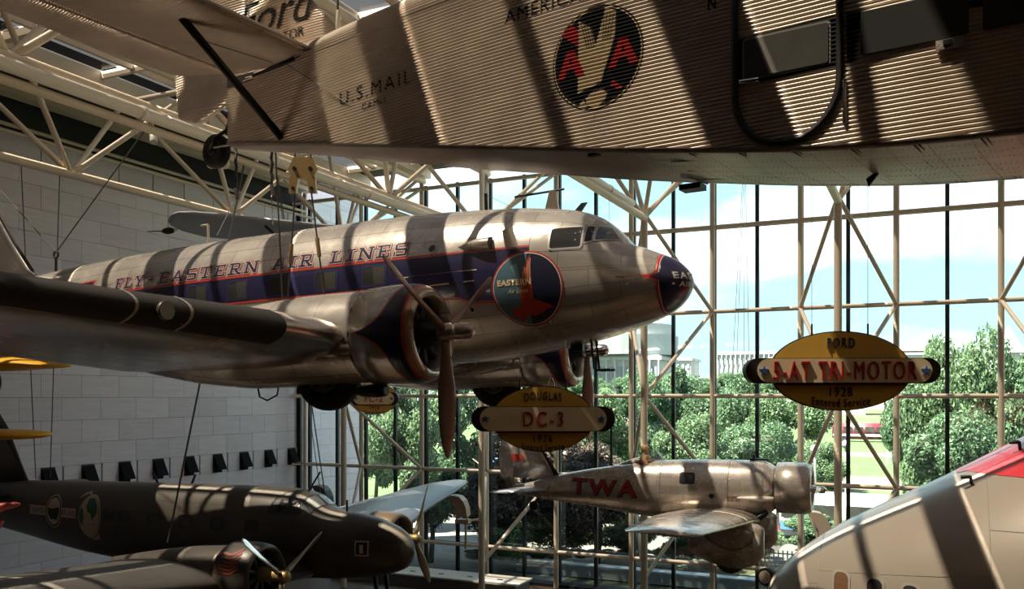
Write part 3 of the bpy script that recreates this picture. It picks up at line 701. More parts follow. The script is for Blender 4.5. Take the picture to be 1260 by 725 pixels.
# tail
def vfin(name, secs, m, parent, th=.09):
    R_ = [[(le-ch*a, y0+ch*b*k, z) for a, b in airfoil(11, th, 0)] for le, z, ch, k, y0 in secs]
    v, f = rings(R_, True, True, True); return mesh(name, v, f, m, parent, True)
vfin('fin', [(-14.75, 1.2, 2.9, .8, 0), (-15.2, 1.55, 2.5, .9, 0), (-15.75, 2.2, 2.2, 1, 0), (-16.5, 3.2, 1.75, 1, 0), (-17.2, 4.0, 1.2, .9, 0), (-17.7, 4.25, .6, .8, 0)], ALUW, DC)
vfin('fin_boot', [(-15.08, 1.5, .24, 2, 0), (-15.68, 2.2, .22, 2, 0), (-16.43, 3.2, .2, 2, 0), (-17.13, 4.0, .18, 2, 0)], mat('deicer_rubber', (.03, .027, .024), .5), DC)
vfin('rudder', [(-17.7, 1.15, 1.5, .5, 0), (-17.95, 2.2, 1.75, .5, 0), (-18.25, 3.2, 1.45, .5, 0), (-18.4, 4.0, 1.0, .5, 0)], ALPHG, DC)
for sg in (-1, 1):
    wing('stabiliser', [(-15.6, sg*.15, 1.02, 2.1, 1), (-16.2, sg*2, 1.05, 1.6, 1), (-16.9, sg*3.6, 1.08, 1.0, .9), (-17.3, sg*3.95, 1.1, .5, .8)], ALUW, DC, .1, 0)
    wing('elevator', [(-17.75, sg*.3, 1.02, 1.1, .6), (-17.8, sg*2, 1.05, 1.2, .6), (-17.85, sg*3.6, 1.08, .8, .6)], ALPHG, DC, .1, 0)

# ------------------------------------------------------------------ corrugated airliner hanging close overhead
FD = empty('corrugated_airliner', (-.853, 7.232, 9.27), (0, 0, R(-7.7)), 'corrugated metal airliner with a black-rimmed oval door hanging closest overhead', 'airplane')
PI2 = 2*math.pi; PT = .0306; AMP = .0086
FS = [-6.66, -6.16, -5.28, -4.4, -3.52, -2.64, -1.76, -.88, 0, .88, 1.76, 2.6, 3.6, 4.6]
FW = [.13, .16, .25, .36, .465, .53, .58, .605, .625, .66, .67, .67, .62, .45]
FB = [1.19, 1.10, .94, .77, .60, .44, .275, .13, 0, -.09, -.13, -.15, -.1, .1]
FT = [1.96, 2.02, 2.12, 2.18, 2.18, 2.18, 2.18, 2.18, 2.18, 2.18, 2.15, 2.1, 2.0, 1.7]
def fw(s): return pchip(FS, FW, s)
def fb(s): return pchip(FS, FB, s)
def fside(s, z, off=.0): return (s, -(fw(s)+AMP*math.sin(PI2*z/PT)+off), z)
ss = []
for a, b in zip(FS, FS[1:]): ss += [a+(b-a)*i/3 for i in range(3)]
ss.append(FS[-1])
def corr_half(sg):
    R_ = []
    nz_ = int(2.05/PT*6)
    for s in ss:
        w = fw(s); zb_ = fb(s); zt = pchip(FS, FT, s); rc = min(.30, w*.9); ring = []
        z = -.18
        while z < 2.2-.30:
            zz = min(max(z, zb_), zt-rc); ring.append((s, sg*(w+AMP*math.sin(PI2*zz/PT)), zz)); z += PT/6
        z0 = zt-rc; na = int(rc*math.pi/2/PT*6)
        for i in range(1, 90):
            a = min(i/88, 1)*math.pi/2; ph = (z0+a*rc); q = rc+AMP*math.sin(PI2*ph/PT)
            ring.append((s, sg*(w-rc+q*math.cos(a)), z0+q*math.sin(a)))
        for i in range(1, 40):
            t = (w-rc)*(1-i/39); ph = z0+rc*math.pi/2+(w-rc-t); ring.append((s, sg*t, zt+AMP*math.sin(PI2*ph/PT)))
        R_.append(ring)
    v, f = rings(R_, False); return mesh('corrugated_side', v, f, CORR, FD, True)
corr_half(-1); corr_half(1)
# belly sheet, edge flange, stern post
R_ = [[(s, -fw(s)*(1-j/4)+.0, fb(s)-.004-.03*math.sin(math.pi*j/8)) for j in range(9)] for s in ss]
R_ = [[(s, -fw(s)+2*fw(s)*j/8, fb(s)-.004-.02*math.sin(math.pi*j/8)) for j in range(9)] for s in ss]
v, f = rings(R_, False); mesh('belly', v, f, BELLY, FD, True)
for sg in (-1, 1):
    v = []; f = []
    rq = random.Random(8)
    for i, s in enumerate([FS[0]+i*.06 for i in range(int((FS[-1]-FS[0])/.06)+1)]):
        o_ = .012+.006*rq.random(); h_ = .022+.008*rq.random()
        v += [(s, sg*(fw(s)-.03), fb(s)-.008), (s, sg*(fw(s)+o_), fb(s)-.006), (s, sg*(fw(s)+o_+.004), fb(s)+h_)]
        if i: k = 3*i; f += [(k-3, k, k+1, k-2), (k-2, k+1, k+2, k-1)]
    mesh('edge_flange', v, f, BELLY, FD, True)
mesh('stern_panel', [(FS[0], -FW[0], FB[0]), (FS[0], FW[0], FB[0]), (FS[0], FW[0], FT[0]-.05), (FS[0], -FW[0], FT[0]-.05)], [(0, 1, 2, 3)], CORR, FD)
rod('belly_strap', (-1.28, -.585, .195), (-1.05, .6, .15), .016, BELLY, FD)
box('belly_step', (-1.15, .5, .1), (.2, .16, .05), DARKM, FD); box('belly_drain', (-1.62, -.5, .235), (.1, .05, .02), DARKM, FD)
prism('belly_vane', [(.42, -.17), (.5, -.07), (.46, -.07), (.40, -.11)], .1, .12, DARKM, FD)
# rivet lines across the belly
for i, s in enumerate([-.75, -.35, .05, .45, .85, 1.25, 1.65, 2.05]):
    for q in range(2):
        o = rod('rivet_seam', (s+.03*q, -fw(s)*.97, fb(s)-.010), (s+.03*q+.12, fw(s)*.97, fb(s)-.010), (.006, .006), mat('rivet_dark', (.12, .105, .09), .6), FD, 'wire')
for t in (-.35, 0, .35): rod('rivet_seam', (-1.0, t, fb(-1.0)-.026), (2.4, t, fb(2.4)-.030), .004, mat('rivet_dark', (.12, .105, .09), .6), FD, 'wire')
v = []; f = []; rv = random.Random(3)
def rivets(a, b, n):
    for i in range(n):
        t_ = i/(n-1); x_ = a[0]+(b[0]-a[0])*t_; y_ = a[1]+(b[1]-a[1])*t_; z_ = fb(x_)-.006-.02*math.sin(math.pi*(y_/fw(x_)+1)/2)-.003; k = len(v); r_ = .0055
        if abs(y_) > fw(x_): continue
        v.extend([(x_-r_, y_, z_), (x_, y_-r_, z_), (x_+r_, y_, z_), (x_, y_+r_, z_), (x_, y_, z_-.003)]); f.extend([(k, k+1, k+4), (k+1, k+2, k+4), (k+2, k+3, k+4), (k+3, k, k+4)])
for i in range(14):
    x_ = -1.15+.26*i; rivets((x_, -.66), (x_+.1, .66), 34)
for i in range(7): rivets((-1.2, -.55+.18*i+rv.uniform(-.03, .03)), (2.5, -.55+.18*i), 110)
for i in range(10): x_, y_ = rv.uniform(-.8, 2), rv.uniform(-.5, .3); rivets((x_, y_), (x_+.35, y_+.05), 12); rivets((x_, y_+.2), (x_+.35, y_+.25), 12); rivets((x_, y_), (x_+.03, y_+.2), 8)
mesh('belly_rivets', v, f, mat('rivet_dark', (.12, .105, .09), .6), FD)['kind'] = 'stuff'
def fwrap(name, polys, m, off=.003, step=PT/6, stepx=None, par=None): return wrap(name, poly2d(polys, step, stepx), lambda x, z: fside(x, z, off), m, par or FD)
# oval door, windows on a black painted band
BT = mat('black_trim', (.02, .018, .017), .45)
bandw = fwrap('black_window_band', [[(.42, .53), (2.6, .53), (2.6, .88), (.42, .88)]], BT, .002)
dz0, dz1, dr = .03, 1.52, .40
dout = [(dr*math.cos(R(a)), dz0+dr+dr*math.sin(R(a))) for a in range(180, 361, 10)]+[(dr*math.cos(R(a)), dz1-dr+dr*math.sin(R(a))) for a in range(0, 181, 10)]
din = [(p[0]*.885, .775+(p[1]-.775)*.94) for p in dout]
door = empty('door', (0, 0, 0)); door.parent = FD
v = []; f = []; n = len(dout)
for off, L_ in ((.028, dout), (.036, [((a+c)/2, (b+d)/2) for (a, b), (c, d) in zip(dout, din)]), (.028, din)):
    for a, b in L_: v.append((a, -(fw(a)+off), b))
for k in range(2):
    for i in range(n): j = (i+1) % n; f.append((k*n+i, k*n+j, (k+1)*n+j, (k+1)*n+i))
for i in range(n): j = (i+1) % n; v_ = len(v); 
vb = len(v)
for a, b in dout: v.append((a, -(fw(a)-.01), b))
for a, b in din: v.append((a, -(fw(a)-.01), b))
for i in range(n): j = (i+1) % n; f += [(vb+i, vb+j, j, i), (2*n+i, 2*n+j, vb+n+j, vb+n+i)]
mesh('door_rim', v, f, BT, door, True)
fwrap('window_surround', [[(-.375, .53), (.36, .53), (.36, .88), (-.375, .88)]], BT, .004, par=door)
FG = mat('frosted_cabin_glass', (.085, .08, .07), .25, var=.1, vscale=5)
prism('window_pane', rrect(-.30, .30, .565, .845, .02), -.655, -.648, FG, door); 
prism('window_rim', rrect(-.315, .315, .55, .86, .025), -.648, -.640, mat('rim_metal', (.3, .28, .25), .4, .5), door)
rod('door_handle', (-.33, -.66, .545), (-.18, -.68, .53), .018, CHROME, door); rod('door_hinge', (.41, -.66, .12), (.41, -.66, .42), .014, CHROME, door)
for a, b in ((.52, 1.18), (1.26, 1.9), (1.98, 2.6)):
    w = prism('cabin_window', rrect(a, b, .56, .85, .015), -(fw(b)+.020), -(fw(a)-.01), mat('cabin_glass_dark', (.05, .05, .048), .15), FD)
box('step_bracket', (1.075, -.69, .515), (.17, .03, .06), BELLY, FD)
box('step_bracket_bolt', (1.06, -.71, .52), (.05, .02, .03), DARKM, FD)
# round emblem with eagle between two letters
ec, ez, er = -1.55, 1.0, .425
fwrap('emblem_rim', [circ(ec, ez, er)], BLACK, .0015); fwrap('emblem_line', ringpoly(circ(ec, ez, er-.012), circ(ec, ez, er-.022)), CREAM, .003)
E_ = lambda P: [(ec+a*er, ez+b*er) for a, b in P]
FRED = mat('faded_red', (.45, .03, .025), .5); TAN = mat('eagle_tan', (.62, .50, .33), .5, var=.12, vscale=30)
fwrap('eagle', [E_([(-.4, .8), (-.12, .6), (-.02, .25), (.08, .55), (.2, .95), (.42, .8), (.4, .35), (.28, 0), (.16, -.3), (.1, -.5), (-.12, -.55), (-.42, -.62), (-.3, -.4), (-.18, -.2), (-.3, .2)]), E_([(-.12, -.66), (.1, -.62), (.24, -.72), (.18, -.86), (-.02, -.95), (-.22, -.88), (-.24, -.74)]), E_([(-.28, -.97), (-.2, -.9), (-.3, -.75), (-.4, -.86)])], TAN, .0035)
def Aletter(cx, w):
    return [E_([(cx-w, -.30), (cx-w+.16, -.30), (cx+.05, .26), (cx-.09, .26)]), E_([(cx+w-.2, -.30), (cx+w, -.30), (cx+.07, .26), (cx-.05, .26)]), E_([(cx-.17, -.12), (cx+.2, -.12), (cx+.16, -.01), (cx-.12, -.01)])]
fwrap('emblem_letter', Aletter(-.57, .32), FRED, .0045); fwrap('emblem_letter', Aletter(.58, .33), FRED, .0045)
fwrap('emblem_flash', [E_([(-.58, .78), (-.79, .6), (-.42, .3), (-.40, .62)])], FRED, .0045); fwrap('emblem_flash', [E_([(.3, -.6), (.5, -.72), (.56, -.68), (.36, -.5)])], FRED, .0045)
fwrap('eagle_feather', [q for k in range(4) for q in stroke(E_([(-.34+.07*k, .75-.05*k), (-.2+.05*k, .2)]), .006)]+[q for k in range(4) for q in stroke(E_([(.16+.07*k, .85-.03*k), (.14+.05*k, .3)]), .006)], BLACK, .005)
def ftext(s_, sc, sz, size, bold=.006, xs=1., sp=1.1, m=BLACK, shear=0.):
    bm = text_bm(s_, size, bold, xs, sp)
    for v in bm.verts: v.co.x += sc+v.co.z*shear; v.co.z += sz
    cut(bm, PT/6, .1); return wrap('lettering', bm, lambda x, z: fside(x, z, .003), m, FD)
ftext('U.S.MAIL', -4.14, 1.30, .20, 0, 1.15, 1.25); ftext('CAM-1', -4.15, 1.145, .10, 0, 1.1, 1.2)
ftext('AIRWAYS', -.95, 1.56, .17, 0, 1.0, 1.15); ftext('AMERICAN', -2.02, 1.56, .17, 0, 1.0, 1.15)
ftext('N', -.56, 1.2, .12, .003, .8); ftext('C', -.46, 1.33, .12, .003, .8)
# tailplane, fin and rudder with chordwise corrugations
def corr_loft(name, pts, axis, m, parent, step=PT/4, th=.05):
    """lens-shaped surface lofted along an axis with fine waves; pts = [(along, front, rear, base)]"""
    a0, a1 = pts[0][0], pts[-1][0]; n = int(abs(a1-a0)/step); R_ = []
    A_ = [p[0] for p in pts]
    for i in range(n+1):
        a = a0+(a1-a0)*i/n; sgn = 1 if a1 > a0 else -1
        fr, re, bs = [pchip([sgn*q for q in A_], [p[c] for p in pts], sgn*a) for c in (1, 2, 3)]
        wv = AMP*.8*math.sin(PI2*a/PT); ring = []
        for t, k in ((0, .15), (.05, .6), (.25, 1), (.6, .85), (.95, .3), (1, .12)): ring.append((fr+(re-fr)*t, bs-(th*k+wv)))
        for t, k in ((1, .12), (.95, .3), (.6, .85), (.25, 1), (.05, .6), (0, .15)): ring.append((fr+(re-fr)*t, bs+(th*k+wv)))
        R_.append([(x, q, a) if axis == 'z' else (x, a, q) for x, q in ring])
    v, f = rings(R_, True, True, True); return mesh(name, v, f, m, parent, True)
CORRD = CORR
corr_loft('fin', [(2.0, -4.88, -6.42, 0), (2.25, -5.03, -6.42, 0), (2.7, -5.47, -6.42, 0), (3.2, -5.95, -6.42, 0), (3.45, -6.3, -6.45, 0)], 'z', CORR, FD, th=.055)
corr_loft('rudder', [(1.6, -7.25, -7.42, 0), (1.72, -6.85, -7.74, 0), (1.9, -6.5, -7.76, 0), (2.27, -6.46, -7.8, 0), (3.0, -6.46, -7.75, 0), (3.4, -6.5, -7.5, 0), (3.55, -6.6, -7.2, 0)], 'z', CORR, FD, th=.05)
for s_, sc, sz, size, sh in (('Ford', -5.92, 2.60, .58, .35), ('TRI-MOTOR', -5.93, 2.29, .17, 0)):
    bm = text_bm(s_, size, 0, 1.1 if size > .3 else 1.0, 1.0)
    for v in bm.verts: v.co.x += sc+v.co.z*sh; v.co.z += sz
    cut(bm, PT/6, .15); wrap('fin_lettering', bm, lambda x, z: (x, -(.064+AMP*.8*math.sin(PI2*z/PT)), z), BLACK, FD)
for sg in (-1, 1):
    st_ = corr_loft('tailplane', [(sg*.2, -5.22, -6.44, 1.97), (sg*2.6, -5.15, -6.4, 1.97), (sg*3.1, -5.3, -6.35, 1.97)], 'y', CORR, FD, th=.055)
    corr_loft('elevator', [(sg*.24, -6.44, -6.5, 1.97), (sg*.58, -6.44, -7.1, 1.97), (sg*2.5, -6.43, -7.0, 1.97), (sg*3.1, -6.4, -6.7, 1.97)], 'y', CORR, FD, th=.035)
    rod('leading_edge', (-5.2, sg*.2, 1.97), (-5.13, sg*2.7, 1.97), .02, BELLY, FD)
    tube('tail_strut', [(-5.68, sg*.2, 1.10), (-5.6, sg*1.55, 1.93)], .042, BLACK, FD, 10)
    rod('brace_wire', (-5.5, sg*.28, 1.85), (-4.5, sg*.36, 1.2), .004, CABLE, FD, 'wire'); rod('brace_wire', (-5.9, sg*1.2, 1.92), (-5.7, sg*.3, 1.9), .004, CABLE, FD, 'wire')
    tube('control_rod', [(-6.2, sg*.15, 1.9), (-5.4, sg*.28, 1.89)], .018, BLACK, FD)
box('tail_fairing', (-5.9, 0, 1.9), (1.5, .30, .10), BT, FD)
# tail wheel on its raked fork
tw = empty('tail_wheel', (-7.02, 0, 1.19)); tw.parent = FD
lathe('tyre', [(y_, .205*(1-(abs(y_)/.075)**4*.2)) for y_ in [.075-.15*i/8 for i in range(9)]]+[(-.07, .1), (.07, .1), (.075, .164)], RUB, tw, axis='y', n=28)
lathe('hub_cap', [(-.08, .0), (-.082, .06), (-.06, .075), (-.07, .1)], DARKM, tw, axis='y', n=20); torus('hub_line', (0, -.083, 0), .055, .004, mat('hub_grey', (.12, .12, .12), .5), tw, n=20, k=5)
for s in (-1, 1): tube('fork', [(0, s*.1, 0), (.08, s*.1, .12), (.22, s*.05, .2)], .022, BLACK, tw)
tube('strut', [(.2, 0, .17), (.30, 0, .32), (.44, 0, .52)], [.05, .06, .035], BLACK, tw, 10); tube('spring', [(.30, 0, .30), (.38, 0, .42)], .068, DARKM, tw, 10)
rod('axle_stay', (.06, -.09, .02), (.42, -.02, .03), .014, BELLY, tw)
wing('wing', [(4.3, -10.3, 2.35, 2.3, .7), (4.3, -9.9, 2.3, 2.6, .9), (4.4, -.3, 2.12, 3.95, 1.2), (4.4, .3, 2.12, 3.95, 1.2), (4.3, 9.9, 2.3, 2.6, .9), (4.3, 10.3, 2.35, 2.3, .7)], CORR, FD, .14, .02)
rod('lifting_hook', (-5.02, 0, 2.15), (-5.0, 0, 2.42), .03, PALE, FD)

# ------------------------------------------------------------------ dark twin-engined airliner, lower left
B2 = empty('dark_airliner', (-10.36, 16.81, 4.11), (0, 0, R(.9)), 'dark bronze-grey twin-engined airliner with globe emblem hanging lower left', 'airplane')
b2 = Body([(-15.3, .75, .45, .05, .6, 2), (-13.8, .96, -.27, .26, .38, 2), (-12.6, 1.03, -.45, .42, .34, 2), (-9.7, 1.12, -.79, .7, .2, 2.15), (-7.9, 1.16, -.88, .82, .17, 2.3), (-5.9, 1.2, -.92, .85, .15, 2.3), (-3.9, 1.22, -.90, .85, .15, 2.3), (-3.1, 1.2, -.87, .84, .14, 2.3), (-2.75, 1.14, -.86, .83, .13, 2.3), (-2.5, 1.02, -.84, .81, .12, 2.2), (-2.25, .85, -.83, .79, .1, 2.1), (-1.95, .77, -.81, .76, .07, 2), (-1.15, .68, -.71, .65, .02, 2), (-.54, .52, -.58, .50, -.03, 2), (-.15, .3, -.42, .32, -.06, 2), (-.03, .12, -.22, .15, -.06, 2), (.03, -.03, -.07, .015, -.05, 2)])
b2.build('fuselage', OLIVE, B2, -15.3, .03, 110, 48, ease=lambda t: 1-(1-t)**1.6)
def bwrap(name, polys, m, off=.008, step=.05, stepx=.15, par=None): return wrap(name, poly2d(polys, step, stepx), lambda x, z: b2.side(x, z, off), m, par or B2)
WR = mat('bronze_window_rim', (.055, .05, .042), .4, .4)
for xc in (-8.43, -7.83, -6.83, -5.83, -4.83, -3.80):
    w = bwrap('cabin_window', ringpoly(rrect(xc-.215, xc+.215, .22, .54, .09), rrect(xc-.18, xc+.18, .25, .51, .08)), WR, .016); wrap('pane', poly2d([rrect(xc-.185, xc+.185, .245, .515, .08)], .05), lambda x, z: b2.side(x, z, .008), DGLASS, w)
w = bwrap('cockpit_window', [[(-3.42, .68), (-2.52, .68), (-2.6, 1.02), (-3.3, 1.06)]], WR, .010); wrap('pane', poly2d([[(-3.2, .73), (-2.6, .73), (-2.66, .97), (-3.15, 1.0)]], .05), lambda x, z: b2.side(x, z, .016), DGLASS, w)
for sg in (-1, 1):
    po = [(-2.28, sg*.05), (-2.58, sg*.05), (-2.62, sg*.42), (-2.36, sg*.52)][::sg]; w = wrap('windshield', poly2d(ringpoly([(-2.44+(a+2.44)*1.2, sg*.26+(b-sg*.26)*1.15) for a, b in po], po), .06), lambda x, y: b2.top(x, y, .014), WR, B2)
    wrap('pane', poly2d([po], .05, .05), lambda x, y: b2.top(x, y, .008), mat('windshield_glass2', (.2, .21, .2), .1, .2), w)
    po = [(-2.38, sg*.56), (-2.64, sg*.48), (-2.75, sg*.66), (-2.55, sg*.72)][::sg]; w = wrap('windshield', poly2d([po], .05, .05), lambda x, y: b2.top(x, y, .010), mat('windshield_glass2', (.2, .21, .2), .1, .2), B2)
rod('whip_antenna', (-2.85, 0, 1.12), (-2.5, 0, 1.62), .022, DARKM, B2); rod('antenna_stub', (-1.75, 0, .72), (-1.75, 0, 1.0), .025, DARKM, B2)
for x, l_ in ((-7.55, -.2), (-6.45, .14)): rod('antenna_mast', (x, 0, 1.14), (x+l_, 0, 1.42), .03, DARKM, B2)
# emblem: striped bar with a round map, and a globe
BARC = mat('faded_bar', (.62, .52, .40), .5); MAPK = mat('emblem_dark', (.02, .02, .022), .5); GRN = mat('globe_green', (.03, .15, .07), .5); GLB = mat('globe_tan', (.60, .53, .38), .5); BRD = mat('bar_red', (.16, .04, .03), .5)
bwrap('emblem_bar', [[(-11.7, .17), (-9.68, .17), (-9.68, .50), (-11.7, .50)]], BRD, .006); bwrap('emblem_bar', [[(-11.66, .21), (-9.7, .21), (-9.7, .46), (-11.66, .46)]], BARC, .009)
bwrap('emblem_disc', [circ(-10.62, .34, .36, .44)], MAPK, .012); bwrap('emblem_disc', ringpoly(circ(-10.62, .34, .35, .43), circ(-10.62, .34, .32, .40)), BARC, .0135); bwrap('emblem_disc', [circ(-10.62, .34, .28, .35)], BARC, .0135)
bwrap('emblem_map', [[(-10.86, .44), (-10.7, .40), (-10.42, .46), (-10.36, .36), (-10.42, .2), (-10.5, .1), (-10.62, .15), (-10.72, .12), (-10.84, .25)]], MAPK, .016)
for s_, xc in (('UNITED', -11.27), ('AIR LINES', -10.0)):
    bm = text_bm(s_, .19, 0, .75)
    for v in bm.verts: v.co.x += xc; v.co.z += .335
    cut(bm, .05, .2); wrap('emblem_lettering', bm, lambda x, z: b2.side(x, z, .0165), MAPK, B2)
gc, gz, gx_, gz_ = -9.18, .30, .40, .50
bwrap('globe', [circ(gc, gz, gx_, gz_)], GLB, .014); bwrap('globe_orbit', ringpoly(circ(gc+.03, gz, gx_+.03, gz_+.05), circ(gc+.02, gz, gx_, gz_)), GLB, .010)
bwrap('globe_land', [[(gc+a*gx_, gz+b*gz_) for a, b in P] for P in ([(-.2, .9), (.3, .92), (.75, .6), (.85, .2), (.6, .0), (.5, .2), (.35, -.2), (.2, .15), (.1, .3), (-.1, .2), (-.3, .5)], [(-.8, .45), (-.55, .3), (-.45, -.05), (-.6, -.5), (-.85, -.3), (-.95, .1)], [(.45, -.35), (.6, -.3), (.55, -.5)])], GRN, .019)
bwrap('globe_bird', [[(gc-.5, gz+.42), (gc-.2, gz+.55), (gc-.02, gz+.5), (gc-.12, gz+.62), (gc-.3, gz+.58)], [(gc+.1, gz-.55), (gc+.3, gz-.5), (gc+.38, gz-.38), (gc+.42, gz-.55), (gc+.2, gz-.6)]], GLB, .018)
bwrap('nose_plate', [[(-1.1, -.13), (-.78, -.13), (-.78, .2), (-1.1, .2)]], BARC, .012); bwrap('nose_plate_field', [[(-1.07, -.10), (-.81, -.10), (-.81, .17), (-1.07, .17)]], MAPK, .016); bwrap('nose_plate_mark', [[(-.99, .12), (-.9, .12), (-.93, .02), (-.9, -.07), (-.98, -.07), (-.95, .02)]], BARC, .018)
for sg in (-1, 1):
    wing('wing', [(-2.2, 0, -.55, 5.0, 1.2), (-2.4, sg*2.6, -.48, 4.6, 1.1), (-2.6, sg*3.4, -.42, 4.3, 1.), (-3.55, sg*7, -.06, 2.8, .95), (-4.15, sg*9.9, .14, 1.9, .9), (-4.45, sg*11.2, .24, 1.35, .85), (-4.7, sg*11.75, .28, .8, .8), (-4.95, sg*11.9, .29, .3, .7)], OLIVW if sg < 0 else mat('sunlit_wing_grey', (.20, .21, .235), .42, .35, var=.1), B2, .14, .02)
    ny = sg*2.6
    nb = Body([(-6.2, -.2, -.5, .1, -.35, 2), (-5, .02, -.8, .42, -.32, 2), (-3.8, .2, -.95, .58, -.28, 2), (-2.75, .3, -.9, .62, -.25, 2)]); o = nb.build('nacelle', OLIVE, B2, -6.2, -2.75, 24, 30); o.location = (0, ny, 0)
    cw_ = lathe('cowling', [(-2.8, .60), (-2.7, .655), (-2.2, .67), (-1.95, .64), (-1.87, .58), (-1.9, .53), (-2.3, .52)], mat('tan_cowling', (.30, .22, .15), .4, .35) if sg > 0 else OLIVE, B2, (0, ny, -.27), n=40)
    lathe('firewall', [(-2.3, .0), (-2.3, .55)], BLACK, B2, (0, ny, -.27), n=24)
    for i in range(9):
        a = 2*math.pi*i/9; rod('engine_cylinder', (-2.1, ny+.14*math.cos(a), -.27+.14*math.sin(a)), (-2.1, ny+.46*math.cos(a), -.27+.46*math.sin(a)), .07, DARKM, B2)
    lathe('propeller_hub', [(-2.2, .16), (-1.9, .14), (-1.6, .10), (-1.5, .12), (-1.38, .12), (-1.33, .08), (-1.32, 0)], BRONZE, B2, (0, ny, -.25), n=18)
    for a in ((R(-52), R(62), R(183)) if sg < 0 else (R(28), R(148), R(-92))): blade('propeller_blade', (-1.5, ny, -.25), a, 1.5, .22, CHROME if (sg < 0 and a < 0) else mat('blade_tan', (.4, .34, .24), .35, .6), B2, face=-1)
    for s2 in (-1, 1): rod('gear_leg', (-2.6, ny+s2*.25, -.8), (-2.4, ny+s2*.25, -2.1), .06, DARKM, B2)
    lathe('tyre', [(-.13, .30), (-.13, .40), (-.06, .48), (.06, .48), (.13, .40), (.13, .30)], RUB, B2, (-2.4, ny, -2.15), axis='y', n=26); lathe('wheel_rim', [(-.12, 0), (-.1, .30), (.1, .30), (.12, 0)], CHROME, B2, (-2.4, ny, -2.15), axis='y', n=20)
# flag on the starboard cowling
FLR = mat('flag_red', (.38, .07, .035), .5)
def cyl2(x, z, off=.006):
    r_ = .67+off; s_ = max(-1, min(1, (z+.27)/r_)); return (x, -2.6-r_*math.sqrt(1-s_*s_), z)
polys = []
for k in range(6):
    p = [(-2.72+.56*i/10, .16-.07*k+.035*math.sin(i*.75)+.012*i) for i in range(11)]; p = [(a+.015*k, b) for a, b in p]; polys += stroke(p, .036)
wrap('flag_stripe', poly2d(polys, .05), cyl2, FLR, B2)
wrap('flag_canton', poly2d([[(-2.72, .02), (-2.5, .03), (-2.5, .17), (-2.72, .17)]], .05), lambda x, z: cyl2(x, z, .009), mat('flag_dark', (.05, .04, .045), .5), B2)
for q in range(2): box('landing_light', (-3.0-.28*0, -5.05-.3*q, -.26), (.16, .24, .1), DGLASS, B2, (0, R(25), 0))
vfin('fin', [(-12.3, .85, 2.6, 1, 0), (-12.75, 1.6, 2.2, 1, 0), (-13.25, 2.5, 1.7, 1, 0), (-13.7, 3.0, 1.0, .9, 0)], OLIVE, B2)
for sg in (-1, 1): wing('stabiliser', [(-12.7, sg*.3, .62, 2.2, 1), (-13.2, sg*2, .68, 1.6, 1), (-13.6, sg*3.0, .72, .9, .9)], OLIVE, B2, .1, 0)

# ------------------------------------------------------------------ small silver mail monoplane
AL = empty('silver_mail_plane', (-2.71, 24.55, 4.93), (0, 0, R(1.5)), 'small polished silver low-wing mail plane with red letters and open cockpit', 'airplane')
al = Body([(-8.75, -.12, -.32, .04, -.22, 2), (-8.3, -.05, -.42, .12, -.22, 2), (-7.4, .2, -.53, .27, -.18, 2), (-6.4, .42, -.62, .42, -.12, 2), (-5.7, .54, -.70, .52, -.08, 2), (-4.9, .68, -.80, .60, -.05, 2.1), (-4.2, .76, -.86, .64, -.02, 2.1), (-2.8, .82, -.86, .66, .0, 2.1), (-1.6, .83, -.78, .66, .05, 2), (-1.25, .80, -.66, .66, .1, 2), (-1.05, .68, -.48, .57, .1, 2), (-.95, .64, -.44, .54, .1, 2)])
al.build('fuselage', ALU2, AL, -8.75, -.95, 70, 40)
def awrap(name, polys, m, off=.008, par=None): return wrap(name, poly2d(polys, .06, .3), lambda x, z: al.side(x, z, off), m, par or AL)
lathe('cowling', [(-1.0, .62), (-.98, .675), (-.6, .69), (-.25, .68), (-.13, .63), (-.08, .55), (-.12, .48), (-.5, .46)], ALU2, AL, (0, 0, .12), n=40)
lathe('firewall', [(-.5, .0), (-.5, .5)], BLACK, AL, (0, 0, .12), n=24)
for i in range(9):
    a = 2*math.pi*i/9; rod('engine_cylinder', (-.32, .12*math.cos(a), .12+.12*math.sin(a)), (-.32, .42*math.cos(a), .12+.42*math.sin(a)), .065, DARKM, AL)
lathe('propeller_hub', [(-.4, .15), (-.1, .12), (.05, .08), (.1, .1), (.2, .09), (.25, .0)], CHROME, AL, (0, 0, .1), n=18)
for a in (R(96), R(-84)): blade('propeller_blade', (.1, 0, .1), a, 1.4, .24, CHROME, AL)
bm = text_bm('TWA', .62, .012, 1.25, 1.25)
for v in bm.verts: v.co.x += -5.72+v.co.z*.05; v.co.z += -.03
cut(bm, .06, .3); wrap('lettering', bm, lambda x, z: al.side(x, z, .011), mat('letter_red', (.32, .02, .02), .4), AL)
bm = text_bm('TWA', .62, .03, 1.25, 1.25)
for v in bm.verts: v.co.x += -5.70+v.co.z*.05; v.co.z += -.045
cut(bm, .06, .3); wrap('lettering_shadow', bm, lambda x, z: al.side(x, z, .007), BLACK, AL)
for s_, z in (('U.S.MAIL', -.13), ('A.M. 34', -.22)):
    bm = text_bm(s_, .09, .003)
    for v in bm.verts: v.co.x += -2.05; v.co.z += z
    cut(bm, .06, None); wrap('lettering', bm, lambda x, z: al.side(x, z, .009), mat('small_letter', (.22, .06, .04), .5), AL)
w = awrap('cabin_window', [rrect(-3.5, -3.08, .18, .48, .06)], DARKM, .008); awrap('pane', [rrect(-3.46, -3.12, .22, .44, .05)], DGLASS, .013, w)
awrap('port', [circ(-2.62, -.12, .07, n=14)], BLACK, .009); 
for x in (-4.05, -2.2, -1.3): al.build('seam_strap', mat('strap_alu', (.4, .36, .31), .35, .7), AL, x-.012, x+.012, 1, 40, grow=.006)
